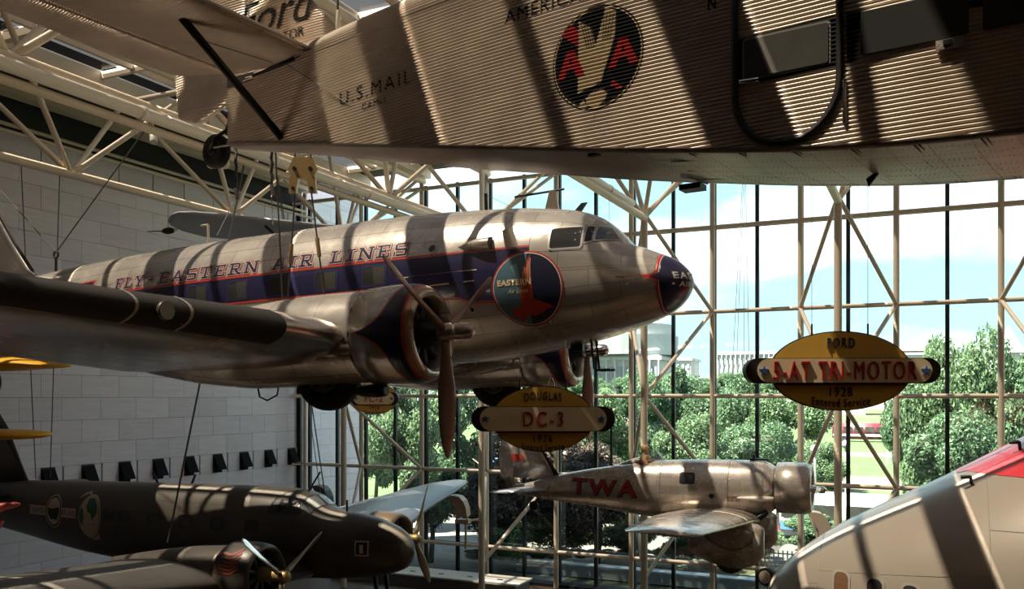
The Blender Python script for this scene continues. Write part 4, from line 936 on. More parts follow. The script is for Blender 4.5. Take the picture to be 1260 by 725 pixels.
lathe('exhaust', [(-1.95, .0), (-1.9, .03), (-1.3, .08), (-1.0, .07), (-1.0, 0)], PALE, AL, (0, -.72, -.13), n=12)
# cockpit: rim, headrest fairing, windscreen
R_ = [[(-5.55+.85*t, .16*k*math.cos(a), .52+.2*t+.13*k*math.sin(a)) for a in [math.pi*j/8 for j in range(9)]] for t, k in ((0, .05), (.35, .7), (.75, 1), (1, 1))]
v, f = rings(R_, False); mesh('headrest', v, f, ALU2, AL, True)
torus('cockpit_rim', (-4.62, 0, .73), .28, .035, mat('leather_rim', (.2, .12, .06), .6), AL, axis='z', n=24, k=8); lathe('cockpit_well', [(.70, .26), (.735, .27)], BLACK, AL, (-4.62, 0, 0), axis='z', n=20, cap=True)
mesh('windscreen', [(-4.35, -.26, .74), (-4.05, -.16, .76), (-4.05, .16, .76), (-4.35, .26, .74), (-4.48, -.2, .96), (-4.28, -.12, 1.02), (-4.28, .12, 1.02), (-4.48, .2, .96)], [(0, 1, 5, 4), (1, 2, 6, 5), (2, 3, 7, 6)], CLEAR, AL)
for sg in (-1, 1):
    wing('wing', [(-1.35, sg*.35, -.72, 2.75, 1.15), (-1.45, sg*1.2, -.66, 2.6, 1.1), (-1.62, sg*3.5, -.52, 2.2, 1.), (-1.82, sg*5.6, -.39, 1.75, .95), (-2.0, sg*6.15, -.35, 1.4, .9), (-2.25, sg*6.38, -.33, .7, .8)], ALU2 if sg < 0 else ALUW, AL, .13, .03)
    ft = Body([(-3.1, -.75, -1.5, .04, -1.1, 2.2), (-2.6, -.7, -1.75, .22, -1.2, 2.2), (-1.9, -.68, -1.9, .27, -1.3, 2.3), (-1.35, -.7, -1.75, .22, -1.25, 2.2), (-1.15, -.8, -1.5, .08, -1.15, 2)])
    o = ft.build('wheel_trouser', ALU2, AL, -3.1, -1.15, 22, 28); o.location = (0, sg*1.35, 0)
    lathe('tyre', [(-.1, .25), (-.1, .34), (-.04, .4), (.04, .4), (.1, .34), (.1, .25)], RUB, AL, (-2.0, sg*1.35, -1.62), axis='y', n=24)
    R_ = [[(-2.0+.95*k*math.cos(a)*(1+.06*math.sin(5*a)), sg*1.35+.4*k*math.sin(a)*(1+.05*math.cos(4*a)), z) for a in [2*math.pi*j/24 for j in range(24)]] for z, k in ((-1.45, 1), (-1.7, .98), (-1.95, .75), (-2.06, .4), (-2.08, .05))]
    v, f = rings(R_, True, False, True); mesh('plastic_drape', v, f, CLEAR, AL, True)
    wing('tailplane', [(-7.5, sg*.1, -.2, 1.25, 1), (-7.75, sg*1.2, -.17, 1.0, 1), (-8.05, sg*1.95, -.15, .6, .9)], ALPHG, AL, .1, 0)
tube('intake_pipe', [(-1.2, -.45, -.5), (-1.5, -.42, -.75), (-2.0, -.4, -.85)], [.08, .1, .08], DARKM, AL)
vfin('fin', [(-7.35, .1, 1.4, 1, 0), (-7.6, .6, 1.2, 1, 0), (-7.95, 1.15, .85, 1, 0), (-8.3, 1.4, .4, .9, 0)], ALU2, AL)
vfin('fin_edge', [(-7.2, .18, .26, 1.5, 0), (-7.52, .62, .2, 1.5, 0), (-7.9, 1.15, .12, 1.5, 0)], DARKM, AL)
vfin('rudder', [(-8.6, -.3, .3, .5, 0), (-8.7, .2, .45, .5, 0), (-8.72, .9, .5, .5, 0), (-8.7, 1.35, .35, .5, 0)], ALU2, AL)
prism('tail_flash', [(-8.75, .62), (-8.45, .62), (-8.3, .72), (-8.45, .82), (-8.75, .82)], -.075, -.07, RED, AL)
lathe('tail_wheel', [(-.05, .08), (-.05, .14), (.05, .14), (.05, .08)], RUB, AL, (-8.05, 0, -.72), axis='y', n=18, cap=True); rod('tail_strut', (-7.9, 0, -.45), (-8.05, 0, -.72), .035, DARKM, AL)
box('lift_bracket', (-1.45, 0, .86), (.5, .12, .05), BLACK, AL); box('lift_bracket', (-1.6, 0, .92), (.06, .06, .14), BLACK, AL)

# leather-helmeted mannequin in the open cockpit
def skin_person(name, V, E, root, m, parent=None, sub=2):
    me = bpy.data.meshes.new(name); me.from_pydata([p[:3] for p in V], E, []); o = bpy.data.objects.new(name, me); COL.objects.link(o)
    sk = o.modifiers.new('skin', 'SKIN'); 
    if not me.skin_vertices: 
        bm = bmesh.new(); bm.from_mesh(me); bm.verts.layers.skin.verify(); bm.to_mesh(me); bm.free()
    for i, p in enumerate(V): me.skin_vertices[0].data[i].radius = (p[3], p[4] if len(p) > 4 else p[3]); me.skin_vertices[0].data[i].use_root = i == root
    s_ = o.modifiers.new('sub', 'SUBSURF'); s_.levels = s_.render_levels = sub
    dg = bpy.context.evaluated_depsgraph_get(); dg.update(); out = bpy.data.meshes.new_from_object(o.evaluated_get(dg)); bpy.data.objects.remove(o)
    out.materials.clear(); out.materials.append(m); out.polygons.foreach_set('use_smooth', [True]*len(out.polygons))
    q = bpy.data.objects.new(name, out); return link(q, parent)
LEA = mat('brown_leather', (.34, .19, .08), .55, var=.1); SKN = mat('mannequin_skin', (.55, .34, .22), .5)
pil = empty('pilot_figure', (-7.33, 24.43, 5.50), (0, 0, R(1.5)), 'pilot figure in tan flying jacket and leather helmet sitting in the silver mail plane', 'person')
skin_person('body', [(0, 0, -.15, .20, .22), (0, 0, .08, .19, .24), (0, 0, .24, .13, .17), (.01, 0, .34, .06), (0, .26, .2, .09), (0, -.26, .2, .09), (.18, .3, .0, .06), (.18, -.3, .0, .06)], [(0, 1), (1, 2), (2, 3), (2, 4), (2, 5), (4, 6), (5, 7)], 0, LEA, pil)
ball('head', (.02, 0, .47), (.105, .088, .125), SKN, pil); ball('helmet', (-.005, 0, .495), (.115, .10, .125), LEA, pil)
for s in (-1, 1): torus('goggle', (.115, s*.042, .50), .032, .011, BLACK, pil, axis='x', n=14, k=6)
ball('nose', (.125, 0, .455), (.02, .014, .02), SKN, pil)

# ------------------------------------------------------------------ grey jet nose section, lower right
JN = empty('jet_nose', (-2.75, 17., 3.9), (0, 0, R(180)), 'huge pale grey jet airliner nose with red crown at lower right', 'airplane')
jn = Body([(-9.2, 4.4, -3.6, 3.25, .2, 2.05), (-7.5, 4.25, -3.5, 3.2, .2, 2.05), (-6., 3.85, -3.3, 3.1, .2, 2.05), (-5., 3.4, -3.05, 2.95, .15, 2.05), (-4.17, 2.92, -2.75, 2.75, .1, 2.05), (-3.22, 2.36, -2.4, 2.42, .05, 2.05), (-2.68, 2.06, -2.15, 2.2, .0, 2.05), (-2.07, 1.74, -1.85, 1.92, .0, 2.), (-1.15, 1.2, -1.35, 1.38, -.05, 2), (-.5, .70, -.85, .86, -.08, 2), (-.2, .38, -.5, .5, -.08, 2), (-.05, .14, -.28, .24, -.08, 2), (0, -.05, -.11, .02, -.08, 2)])
jn.build('fuselage', G747, JN, -9.2, 0, 70, 56, ease=lambda t: 1-(1-t)**1.5)
def jside(x, z, off=.01): return jn.side(x, z, off, 1)
def jwrap(name, polys, m, off=.01, par=None, sx=.3): return wrap(name, poly2d(polys, .12, sx), lambda x, z: jside(x, z, off), m, par or JN)
for k in range(11):
    xc = -1.42-.53*k
    w = jwrap('cabin_window', ringpoly(rrect(xc-.15, xc+.15, .25, .70, .1), rrect(xc-.115, xc+.115, .285, .665, .09)), mat('jet_window_rim', (.5, .45, .38), .3, .4), .016); wrap('pane', poly2d([rrect(xc-.12, xc+.12, .28, .67, .09)], .1), lambda x, z: jside(x, z, .009), mat('jet_window_glow', (.15, .075, .035), .4) if k == 0 else DGLASS, w)
# red crown
n_ = 40; v = []; f = []
xs_ = [-3.15-.15*i for i in range(n_)]
for x in xs_:
    zt, zb, hw, zm, ex = jn.at(x); zl = min(2.36, zt-.02)
    q = ((zl-zm)/(zt-zm)); a0 = math.asin(min(1, q**(ex/2)))
    for j in range(25):
        a = a0+(math.pi-2*a0)*j/24; c, s_ = math.cos(a), math.sin(a)
        v.append((x, (hw+.008)*math.copysign(abs(c)**(2/ex), c), zm+(zt-zm+.008)*abs(s_)**(2/ex)))
for i in range(n_-1):
    for j in range(24): k = i*25+j; f.append((k, k+1, k+26, k+25))
mesh('red_crown', v, f, R747, JN, True)
SEAM = mat('jet_seam', (.30, .26, .21), .5)
for x in (-1.02, -3.55, -6.0): jn.build('seam_ring', SEAM, JN, x-.008, x+.008, 1, 56, grow=.004)
jwrap('seam_line', [[(-.4, .28), (-1.02, .42), (-1.02, .435), (-.4, .295)], [(-1.02, .62), (-3.55, .95), (-3.55, .965), (-1.02, .635)], [(-3.55, 1.6), (-7, 1.75), (-7, 1.765), (-3.55, 1.615)]], SEAM, .006)
jn.build('radome_tip', BLACK, JN, -.10, 0, 6, 30, grow=.005).location = (0, 0, -.0)
for x, z in ((-3.35, 2.2), (-4.05, 2.75)):
    p = jside(x, z, 0); rod('pitot_probe', p, (p[0]+.02, p[1]+.1, p[2]+.12), .025, DARKM, JN); rod('pitot_head', (p[0]+.02, p[1]+.1, p[2]+.12), (p[0]+.16, p[1]+.1, p[2]+.11), .03, DARKM, JN)
box('nose_light', (.06, -.25, .35), (.2, .22, .24), DARKM, JN) if False else None
box('display_plinth', (-6.5, 0, -3.75), (4.5, 3., .3), mat('plinth_grey', (.2, .2, .2), .6), JN)

# ------------------------------------------------------------------ hanging name signs
def sign(px_pos, rz, a, b, L2, H2, top, mid, year, label, midh, midw, topw, stars=True):
    g = empty('hanging_sign', px_pos, (0, 0, R(rz)), label, 'sign', 'oval hanging name signs')
    prism('oval_board', circ(0, 0, a, b, 56), -.02, .05, YEL, g); prism('oval_edge', circ(0, 0, a+.014, b+.014, 56), -.01, .052, BLACK, g)
    def stad(w, h): return [(w/2-h/2+h/2*math.cos(R(t)), h/2*math.sin(R(t))) for t in range(-90, 91, 12)]+[(-w/2+h/2+h/2*math.cos(R(t)), h/2*math.sin(R(t))) for t in range(90, 271, 12)]
    prism('back_bar', stad(L2+.26, H2+.02), -.10, .10, mat('sign_dark_brown', (.035, .022, .012), .5), g)
    fr = prism('front_bar', stad(L2, H2), -.16, -.10, CREAM, g); prism('front_bar_edge', stad(L2+.012, H2+.012), -.152, -.10, BLACK, g)
    prism('red_band', [(-a*.93, -H2/2-.035), (a*.93, -H2/2-.035), (a*.93, -H2/2), (-a*.93, -H2/2)], -.03, .04, mat('sign_brown', (.22, .05, .02), .5), g)
    def put(s_, hgt, wid, z, y, m, arc=0., th=.02, nm='lettering'):
        bm = text_bm(s_, hgt*1.4, 0, 1., 1.25); w0 = max(v.co.x for v in bm.verts)*2; h0 = max(v.co.z for v in bm.verts)*2
        cut(bm, None, wid/w0*.0+.05) if arc else None
        for v in bm.verts: v.co.x *= wid/w0; v.co.z *= hgt/h0
        for v in bm.verts: v.co.z += z+arc*v.co.x**2
        r_ = bmesh.ops.extrude_face_region(bm, geom=bm.faces[:])
        for e_ in r_['geom']:
            if isinstance(e_, bmesh.types.BMVert): e_.co.y -= th
        for v in bm.verts: v.co.y += y
        bmesh.ops.recalc_face_normals(bm, faces=bm.faces); bmobj(nm, bm, m, g)
    DK = mat('sign_letter_dark', (.03, .035, .05), .5); RD = mat('sign_letter_red', (.36, .012, .01), .45)
    for o_ in (0,):
        put(top, .125, topw+o_, (b+H2/2)/2+.015+(.0 if len(top) > 4 else .02), -.02-o_*.1, DK, -.3 if len(top) > 4 else -.1)
        put(mid, midh, midw+o_*1.5, 0, -.16-o_*.1, RD, th=.03)
        put(year, .115, .28+o_, -(H2/2+.115), -.02-o_*.1, DK); put('Entered Service', .105, .64 if a < .8 else .72, -(H2/2+.255), -.02, DK, .22) if o_ == 0 else None
    if stars:
        for s in (-1, 1):
            P = [((.062 if i % 2 == 0 else .025)*math.sin(R(36*i)), (.062 if i % 2 == 0 else .025)*math.cos(R(36*i))) for i in range(10)]
            prism('star', [(s*(L2/2-.08)+p, q) for p, q in P], -.185, -.16, mat('star_blue', (.04, .13, .38), .4), g)
    for s in (-1, 1): rod('eye_bolt', (s*.35, .02, b*.85), (s*.35, .02, b*.85+.18), .012, DARKM, g)
    return g
def ray(px, py, d):
    """a point seen at a pixel of the 1260x725 photograph, d metres into the hall"""
    a = (px-630)/1090; fx, fy = -math.sin(R(25.26)), math.cos(R(25.26)); return Vector((d*(fx+a*fy), d*(fy-a*fx), 7.5+d*(487.5-py)/1090))
S1 = ray(1034, 456.5, 11.2); S2 = ray(668, 515.5, 13.4); S3 = ray(461, 490.5, 27.5)
sign(S1, 23, .875, .49, 2.15, .30, 'FORD', '5-AT TRI-MOTOR', '1928', 'largest yellow oval sign at right with red letters on a long cream bar', .23, 1.76, .34)
sign(S2, 25, .765, .485, 1.90, .36, 'DOUGLAS', 'DC-3', '1936', 'yellow oval sign with a cream bar hanging below the silver airliner', .22, .60, .56)
sign(S3, 25, .70, .48, 1.25, .36, 'FAIRCHILD', 'FC-2', '1928', 'small distant yellow oval sign partly behind the airliner wheel', .22, .55, .6)
# ------------------------------------------------------------------ suspension cables and hoists
def cable(p0, p1, label, r=.012, m=CABLE, group='suspension cables'):
    return tag(rod('suspension_cable', p0, p1, r, m, None, 'wire'), label, 'cable', group)
T1, T2, T3, T4 = XT[0], XT[1], XT[2], XT[3]; ZC = 13.33
for i, (x, p) in enumerate(((-8.45, (-8.2, 10.8, 8.97)), (-8.75, (-8.9, 10.8, 8.86)))):
    cable((x, 10.8, ZC), (x, 10.8, 11.1), 'short upper hoist cable above the bronze link plate, %s one' % ('right' if i == 0 else 'left'), .014)
    cable((x, 10.8, 10.62), p, 'cable from the bronze link plate down to the engine nacelle, %s one' % ('right' if i == 0 else 'left'), .014)
    q = Vector((x, 10.8, 10.62)).lerp(Vector(p), .45); q2 = Vector((x, 10.8, 10.62)).lerp(Vector(p), .62)
    tag(rod('turnbuckle', q, q2, .032, BRONZE), 'bronze turnbuckle on the nacelle cable, %s one' % ('right' if i == 0 else 'left'), 'turnbuckle', 'bronze turnbuckles')
h = empty('hoist_plate', (-8.6, 10.8, 10.86), (0, 0, R(25)), 'bronze hoist link plate with bolts hanging above the engine nacelle', 'hoist')
prism('plate', [(-.22, .08), (-.14, .26), (.14, .26), (.22, .08), (.16, -.06), (-.16, -.06)], -.03, .03, BRONZE, h)
for s in (-1, 1): prism('link', [(s*.06, -.04), (s*.19, -.04), (s*.21, -.28), (s*.1, -.28)], -.05, .05, BRONZE, h); rod('bolt', (s*.12, -.07, .08), (s*.12, .07, .08), .03, DARKM, h); rod('bolt', (s*.14, -.07, -.22), (s*.14, .07, -.22), .028, DARKM, h)
cable((T3-.12, 10.2, ZC), (-8.97, 10.78, 8.86), 'steep cable left of the bronze link plate down to the engine nacelle', .012)
cable((T2, 13.6, ZC), (-17.72, 13.6, 10.72), 'cable from the tail hook up right to the duct truss', .014); cable((T1, 13.6, ZC), (-17.72, 13.6, 10.72), 'cable from the tail hook up left to the wall truss', .014)
hk = empty('tail_hook', (-17.72, 13.6, 10.4), label='black shackle on the rear fuselage of the silver airliner', cat='shackle'); rod('shank', (0, 0, -.12), (0, 0, .18), .03, BLACK, hk); torus('eye', (0, 0, .27), .07, .025, BLACK, hk, n=16, k=6)
cable((T1, 15.0, ZC), (-22.45, 16.6, 5.2), 'long cable to the dark airliner tail nearest the left edge', .014); cable((T1, 16.1, ZC), (-22.0, 16.7, 5.25), 'long cable to the dark airliner tail, second from the left edge', .014)
cable((T2, 16.4, ZC), (-14.96, 14.2, 4.32), 'dark cable down to the left nacelle of the dark airliner', .022)
cable((-19.25, 22.5, 16.3), (-14.7, 19.5, 4.35), 'dark cable down to the far nacelle of the dark airliner', .018); cable((-19.35, 22.6, 16.3), (-14.85, 19.5, 4.35), 'second cable beside the far nacelle cable of the dark airliner', .012)
cable((-8.43, 24.68, 7.15), (-8.43, 24.68, 5.48), 'thick black rod above the red lettered mail plane', .035, BLACK); cable((-8.5, 24.68, ZC), (-8.43, 24.68, 7.15), 'thin wire above the black rod of the mail plane', .006, CABLEP)
for i, dx in enumerate((-.25, -.16, .02, .14)):
    cable((-4.62+.03*i, 24.5, ZC), (-4.62+dx*1.6, 24.5, 5.78), '%s thin pale wire from the left in the bundle above the mail plane engine' % ['first', 'second', 'third', 'fourth'][i], .007, CABLEP)
for s in (-.35, .35):
    d_ = Matrix.Rotation(R(23), 3, 'Z') @ Vector((s, .02, 0)); cable((S1.x+d_.x, S1.y+d_.y, 13.6 if True else 0), (S1.x+d_.x, S1.y+d_.y, S1.z+.58), 'thin wire holding the largest sign, %s one' % ('left' if s < 0 else 'right'), .004, CABLEP)
    d_ = Matrix.Rotation(R(25), 3, 'Z') @ Vector((s, .02, 0)); cable((S2.x+d_.x, S2.y+d_.y, 8.35), (S2.x+d_.x, S2.y+d_.y, S2.z+.58), 'thin wire holding the sign below the silver airliner, %s one' % ('left' if s < 0 else 'right'), .004, CABLEP)
    d_ = Matrix.Rotation(R(25), 3, 'Z') @ Vector((s, .02, 0)); cable((S3.x+d_.x, S3.y+d_.y, 10.6), (S3.x+d_.x, S3.y+d_.y, S3.z+.58), 'thin wire holding the small distant sign, %s one' % ('left' if s < 0 else 'right'), .004, CABLEP)
cable((-5.82, 7.9, 13.6), (-5.82, 7.9, 11.7), 'cable above the tail of the corrugated airliner', .014)
cable((T2+.5, 18.0, 16.0), (-13.3, 17.2, 10.0), 'thin vertical wire left of the airliner antenna', .006, CABLEP)
pb = empty('pulley_block', (T1, 19.8, 12.5), label='small dark pulley hanging on a rod under the truss left of the distant wing', cat='pulley')
rod('hanger', (0, 0, .0), (0, 0, .82), .018, PIPE, pb); ball('block', (0, 0, 0), (.26, .12, .1), DARKM, pb); rod('arm', (-.75, -.1, .02), (0, 0, 0), .015, DARKM, pb); prism('vane', [(.05, -.05), (.4, -.02), (.42, .06), (.1, .08)], -.02, .02, PALE, pb)
# chain hoists near the tail wheel of the corrugated airliner
for i, (px, y0, y1) in enumerate(((289, 178, 232), (333, 190, 228))):
    a = ray(px, y0, 18.2); b_ = ray(px+1, y1, 18.2)
    c = empty('chain_hoist', b_, label='chain hoist on the duct truss, %s of the two right of the tail wheel' % ('left' if i == 0 else 'right'), cat='hoist', group='chain hoists')
    for k in range(7): rod('chain_link', Vector((.03*(k % 2), 0, .14*k)), Vector((-.03*(k % 2), .02, .14*k+.16)), .03, DARKM, c)
    rod('hook', (0, 0, 0), (.05, 0, -.22), .04, CABLE, c); rod('hanger', (0, 0, .98), (0, 0, (a-b_).z+.3), .012, CABLE, c)
    cable(b_-Vector((0, 0, .2)), ((-12.7, 13.3, 10.66), (-11.3, 13.3, 10.75))[i], 'thin cable below the %s chain hoist' % ('left' if i == 0 else 'right'), .01)

# ------------------------------------------------------------------ high-wing plane half hidden behind the silver airliner
FC = empty('high_wing_plane', (-16.3, 23.0, 10.9), (0, R(-10), math.atan2(-.55, .835)), 'high-wing cabin plane with grey wing, half hidden behind the silver airliner', 'airplane')
wing('wing', [(.75, -5.55, 1.5, .5, .7), (1.0, -5.4, 1.5, 1.1, .9), (1.12, -5.0, 1.5, 1.6, 1), (1.15, -4.3, 1.5, 1.95, 1), (1.15, 4.3, 1.5, 1.95, 1), (1.12, 5.0, 1.5, 1.6, 1), (1.0, 5.4, 1.5, 1.1, .9), (.75, 5.55, 1.5, .5, .7)], ALPHG, FC, .13, .02)
fcb = Body([(-5.4, .35, .05, .05, .2, 2.5), (-3, .75, -.3, .35, .2, 3), (-.6, 1.4, -.6, .6, .3, 4), (1.2, 1.4, -.65, .62, .3, 4), (1.7, .7, -.6, .55, .05, 3), (2.3, .5, -.5, .5, .0, 2)])
fcb.build('fuselage', mat('dull_blue', (.05, .07, .12), .4), FC, -5.4, 2.3, 30, 24); lathe('engine', [(2.2, .3), (2.35, .45), (2.6, .42), (2.75, .15), (2.8, 0)], DARKM, FC, n=20)
for a in (R(80), R(-100)): blade('propeller_blade', (2.8, 0, 0), a, 1.3, .22, PROP, FC)
for s in (-1, 1):
    for x in (.9, -.4): rod('wing_strut', (x*.6, s*.6, -.5), (x, s*3.0, 1.4), .04, DARKM, FC)
    wing('tailplane', [(-4.4, s*.1, .3, 1.1, 1), (-4.8, s*1.8, .3, .6, .9)], ALPHG, FC, .1, 0)
for x in (-.3, .5, 1.1): wrap('cabin_window', poly2d([rrect(x-.25, x+.25, .6, 1.1, .05)], .1), lambda a, z: fcb.side(a, z, .01), DGLASS, FC)
vfin('fin', [(-4.3, .3, 1.1, 1, 0), (-4.6, .9, .8, 1, 0), (-4.9, 1.4, .4, .9, 0)], ALPHG, FC)
# ------------------------------------------------------------------ yellow biplane and red plane reaching in at the left edge
YB_ = empty('yellow_biplane', (-21.2, 13.5, 7.4), label='yellow biplane wing tips reaching in at the left edge', cat='airplane')
R_ = [[(x, k*.75*math.cos(a), z+th_*math.sin(a)) for a in [2*math.pi*j/16 for j in range(16)]] for x, k, th_, z in ((0, 1, .21, .86), (1.7, 1, .19, .86), (2.4, .96, .165, .85), (3.0, .88, .11, .82), (3.45, .7, .06, .79), (3.75, .4, .03, .765), (3.88, .05, .005, .755))]
v, f = rings(R_, True, True, True); mesh('upper_wing', v, f, WYEL, YB_, True)
R_ = [[(x, k*.7*math.cos(a), -.78+th_*math.sin(a)) for a in [2*math.pi*j/16 for j in range(16)]] for x, k, th_ in ((0, 1, .12), (2.3, 1, .115), (2.75, .85, .09), (2.98, .5, .045), (3.08, .05, .005))]
v, f = rings(R_, True, True, True); mesh('lower_wing', v, f, WYEL, YB_, True)
lathe('tyre', [(-.1, .2), (-.1, .3), (-.04, .36), (.04, .36), (.1, .3), (.1, .2)], RUB, YB_, (1.62, -.2, .42), axis='y', n=22, cap=True)
for x in (.4, 1.2): rod('interplane_strut', (x, .2, -.7), (x, .2, .75), .04, DARKM, YB_)
RP = empty('red_plane', tuple(ray(-20, 632, 17.5)), (0, 0, R(25)), 'red pointed fairings reaching in at the left edge beside the dark airliner', 'airplane')
RPM = mat('dull_red_paint', (.50, .055, .04), .4)
tube('upper_fairing', [(-1.6, 0, -.1), (-.2, 0, .0), (.12, 0, .05), (.4, 0, .135), (.6, 0, .17), (.71, 0, .185)], [.16, .14, .12, .085, .06, .03], RPM, RP, 12)
tube('lower_fairing', [(-1.5, 0, -.45), (-.1, 0, -.32), (.28, 0, -.24), (.38, 0, -.16)], [.12, .12, .09, .03], RPM, RP, 12)
rod('tie', (-1.2, 0, -.5), (-1.2, 0, .0), .08, RPM, RP)

fl_ = ray(946, 709, 19.6); fd = empty('floodlight', (fl_.x, fl_.y, 0), label='small dark floodlight on a pole behind the tip of the grey jet nose', cat='floodlight')
rod('pole', (0, 0, 0), (0, 0, fl_.z-.2), .04, DARKM, fd); rod('base', (0, 0, 0), (0, 0, .05), .25, DARKM, fd); rod('head', (-.05, -.15, fl_.z), (.05, .15, fl_.z), .2, DARKM, fd); rod('lens_rim', (-.07, -.19, fl_.z), (-.05, -.15, fl_.z), .14, PIPE, fd)

# ------------------------------------------------------------------ outdoors beyond the glass
GRS = mat('lawn_green', (.045, .085, .026), .9, var=.25, vscale=.3); PAV = mat('pale_pavement', (.13, .12, .105), .9, var=.15, vscale=.8); SOIL = mat('dark_soil', (.05, .055, .03), .95, var=.3, vscale=.5)  # base ground outdoors is dark soil and mulch
ASP = mat('asphalt', (.065, .066, .07), .9); PATH = mat('gravel_path', (.13, .11, .085), .95, var=.1, vscale=.4)
def flat(name, x0, x1, y0, y1, z, m): return tag(mesh(name, [(x0, y0, z), (x1, y0, z), (x1, y1, z), (x0, y1, z)], [(0, 1, 2, 3)], m), kind='structure')
flat('ground', -500, 400, 32.7, 900, -.06, SOIL)
flat('pavement_plaza', -40, -13.5, 33.2, 52, -.03, PAV); flat('pavement_street', -200, 150, 50, 54, -.03, PAV); flat('roadway', -250, 200, 40.5, 50, -.04, ASP)
flat('lawn', -250, 200, 56, 76, -.03, GRS); flat('gravel_path_near', -250, 200, 76, 89, -.02, PATH); flat('lawn_middle', -250, 200, 89, 118, -.03, GRS); flat('gravel_path_far', -250, 200, 118, 127, -.02, PATH); flat('lawn_far', -300, 250, 127, 210, -.03, GRS)
pw = empty('planter_wall', (-10.5, 34.6, 0), label='low grey stone planter wall just outside the glass', cat='wall')
box('wall', (0, 0, .22), (11, .5, .44), mat('blue_grey_stone', (.22, .24, .27), .7), pw); box('coping', (0, 0, .47), (11.2, .62, .07), mat('coping_stone', (.3, .32, .34), .7), pw)
for i, x in enumerate((-19.5, -16.6)):
    b = empty('stone_bench', (x, 45.5, 0), label='long low stone bench on the plaza, %s' % ('left one' if i == 0 else 'right one'), cat='bench', group='stone benches'); box('seat', (0, 0, .42), (2.4, .5, .1), PAV, b)
    for s in (-1, 1): box('support', (s*.9, 0, .19), (.25, .42, .38), ASP, b)
import numpy as np
ORDN = ['first', 'second', 'third', 'fourth', 'fifth', 'sixth', 'seventh', 'eighth', 'ninth', 'tenth', 'eleventh', 'twelfth', 'thirteenth', 'fourteenth', 'fifteenth', 'sixteenth']
_fol = {}
def foliage_mesh(key, seed, n, leaf, m, blobs, squash=1.):
    """leaf quads scattered through a crown of overlapping clumps (unit crown)"""
    if key in _fol: return _fol[key]
    g = np.random.default_rng(seed); c = []; r = []
    for _ in range(blobs):
        d = g.normal(size=3); d /= np.linalg.norm(d); d[2] = d[2]*squash; c.append(d*g.uniform(.35, .78)); r.append(g.uniform(.24, .40))
    c = np.array(c); r = np.array(r); k = g.integers(0, blobs, n); d = g.normal(size=(n, 3)); d /= np.linalg.norm(d, axis=1)[:, None]
    P = c[k]+d*(r[k]*g.uniform(.55, 1.08, n))[:, None]
    nn = d*.8+g.normal(size=(n, 3))*.7; nn /= np.linalg.norm(nn, axis=1)[:, None]
    t = np.cross(nn, g.normal(size=(n, 3))); t /= np.linalg.norm(t, axis=1)[:, None]; b = np.cross(nn, t)
    s = (leaf*g.uniform(.6, 1.3, n))[:, None]
    V = np.stack([P-t*s, P-b*s*.55, P+t*s, P+b*s*.55], 1).reshape(-1, 3)
    me = bpy.data.meshes.new('foliage'); me.vertices.add(4*n); me.vertices.foreach_set('co', V.ravel()); me.loops.add(4*n); me.loops.foreach_set('vertex_index', np.arange(4*n)); me.polygons.add(n); me.polygons.foreach_set('loop_start', np.arange(n)*4); me.update(calc_edges=True); me.materials.append(m); me.validate()
    _fol[key] = me; return me
def leaf_mat(name, col, isl):
    m = mat(name, col, .55, island=isl); t = m.node_tree; b = t.nodes['Principled BSDF']; N = t.nodes.new; L = t.links.new
    tr = N('ShaderNodeBsdfTranslucent'); src = b.inputs['Base Color'].links[0].from_socket; L(src, tr.inputs[0]); mi = N('ShaderNodeMixShader'); mi.inputs[0].default_value = .42
    o = t.nodes['Material Output']; L(b.outputs[0], mi.inputs[1]); L(tr.outputs[0], mi.inputs[2]); L(mi.outputs[0], o.inputs[0]); return m
LG = leaf_mat('bright_leaf', (.11, .175, .10), .4); LM = leaf_mat('mid_leaf', (.085, .15, .09), .4); LD = leaf_mat('dark_leaf', (.06, .115, .055), .5); LP = leaf_mat('plum_leaf', (.10, .072, .072), .5); LV = leaf_mat('silver_leaf', (.17, .20, .14), .5)
BRK = mat('bark', (.10, .075, .055), .9, var=.2, vscale=4)
def tree(name, px, d, top, rpx, base_y, key, seed, m, label, n=9000, leaf=.05, blobs=16, low=.0, cat='tree', group='trees outside the glass', sq=1.):
    """crown centred over pixel column px at depth d: top row, half width and lowest leaf row as seen in the photograph"""
    zt = ray(px, top, d).z; zb = max(.3, ray(px, base_y, d).z) if base_y else .6; rr = rpx/1090*d; p = ray(px, 487.5, d)
    t = empty(name, (p.x, p.y, 0), label=label, cat=cat, group=group)
    o = bpy.data.objects.new('foliage', foliage_mesh(key, seed, n, leaf, m, blobs, sq)); o.location = (0, 0, (zt+zb)/2); o.scale = (rr, rr, (zt-zb)/2); o.rotation_euler = (0, 0, px*.7); link(o, t); o['kind'] = 'stuff'
    if cat == 'tree':
        h_ = (zt+zb)/2
        tube('trunk', [(0, 0, -.1), (.06*rr, 0, h_*.45), (-.03*rr, .05*rr, h_)], [max(.14, rr*.055), max(.11, rr*.045), .06], BRK, t, 8)
        for i in range(5):
            a = seed+i*1.26; tube('branch', [(0, 0, h_*(.5+.07*i)), (rr*.4*math.cos(a), rr*.4*math.sin(a), h_*(.75+.08*i)), (rr*.7*math.cos(a), rr*.7*math.sin(a), h_*(.95+.08*i))], [.09, .06, .025], BRK, t, 6)
    return t
A, B_, C_, D_ = ('lg1', 11, LG), ('lm1', 12, LM), ('ld1', 13, LD), ('lg2', 14, LG)
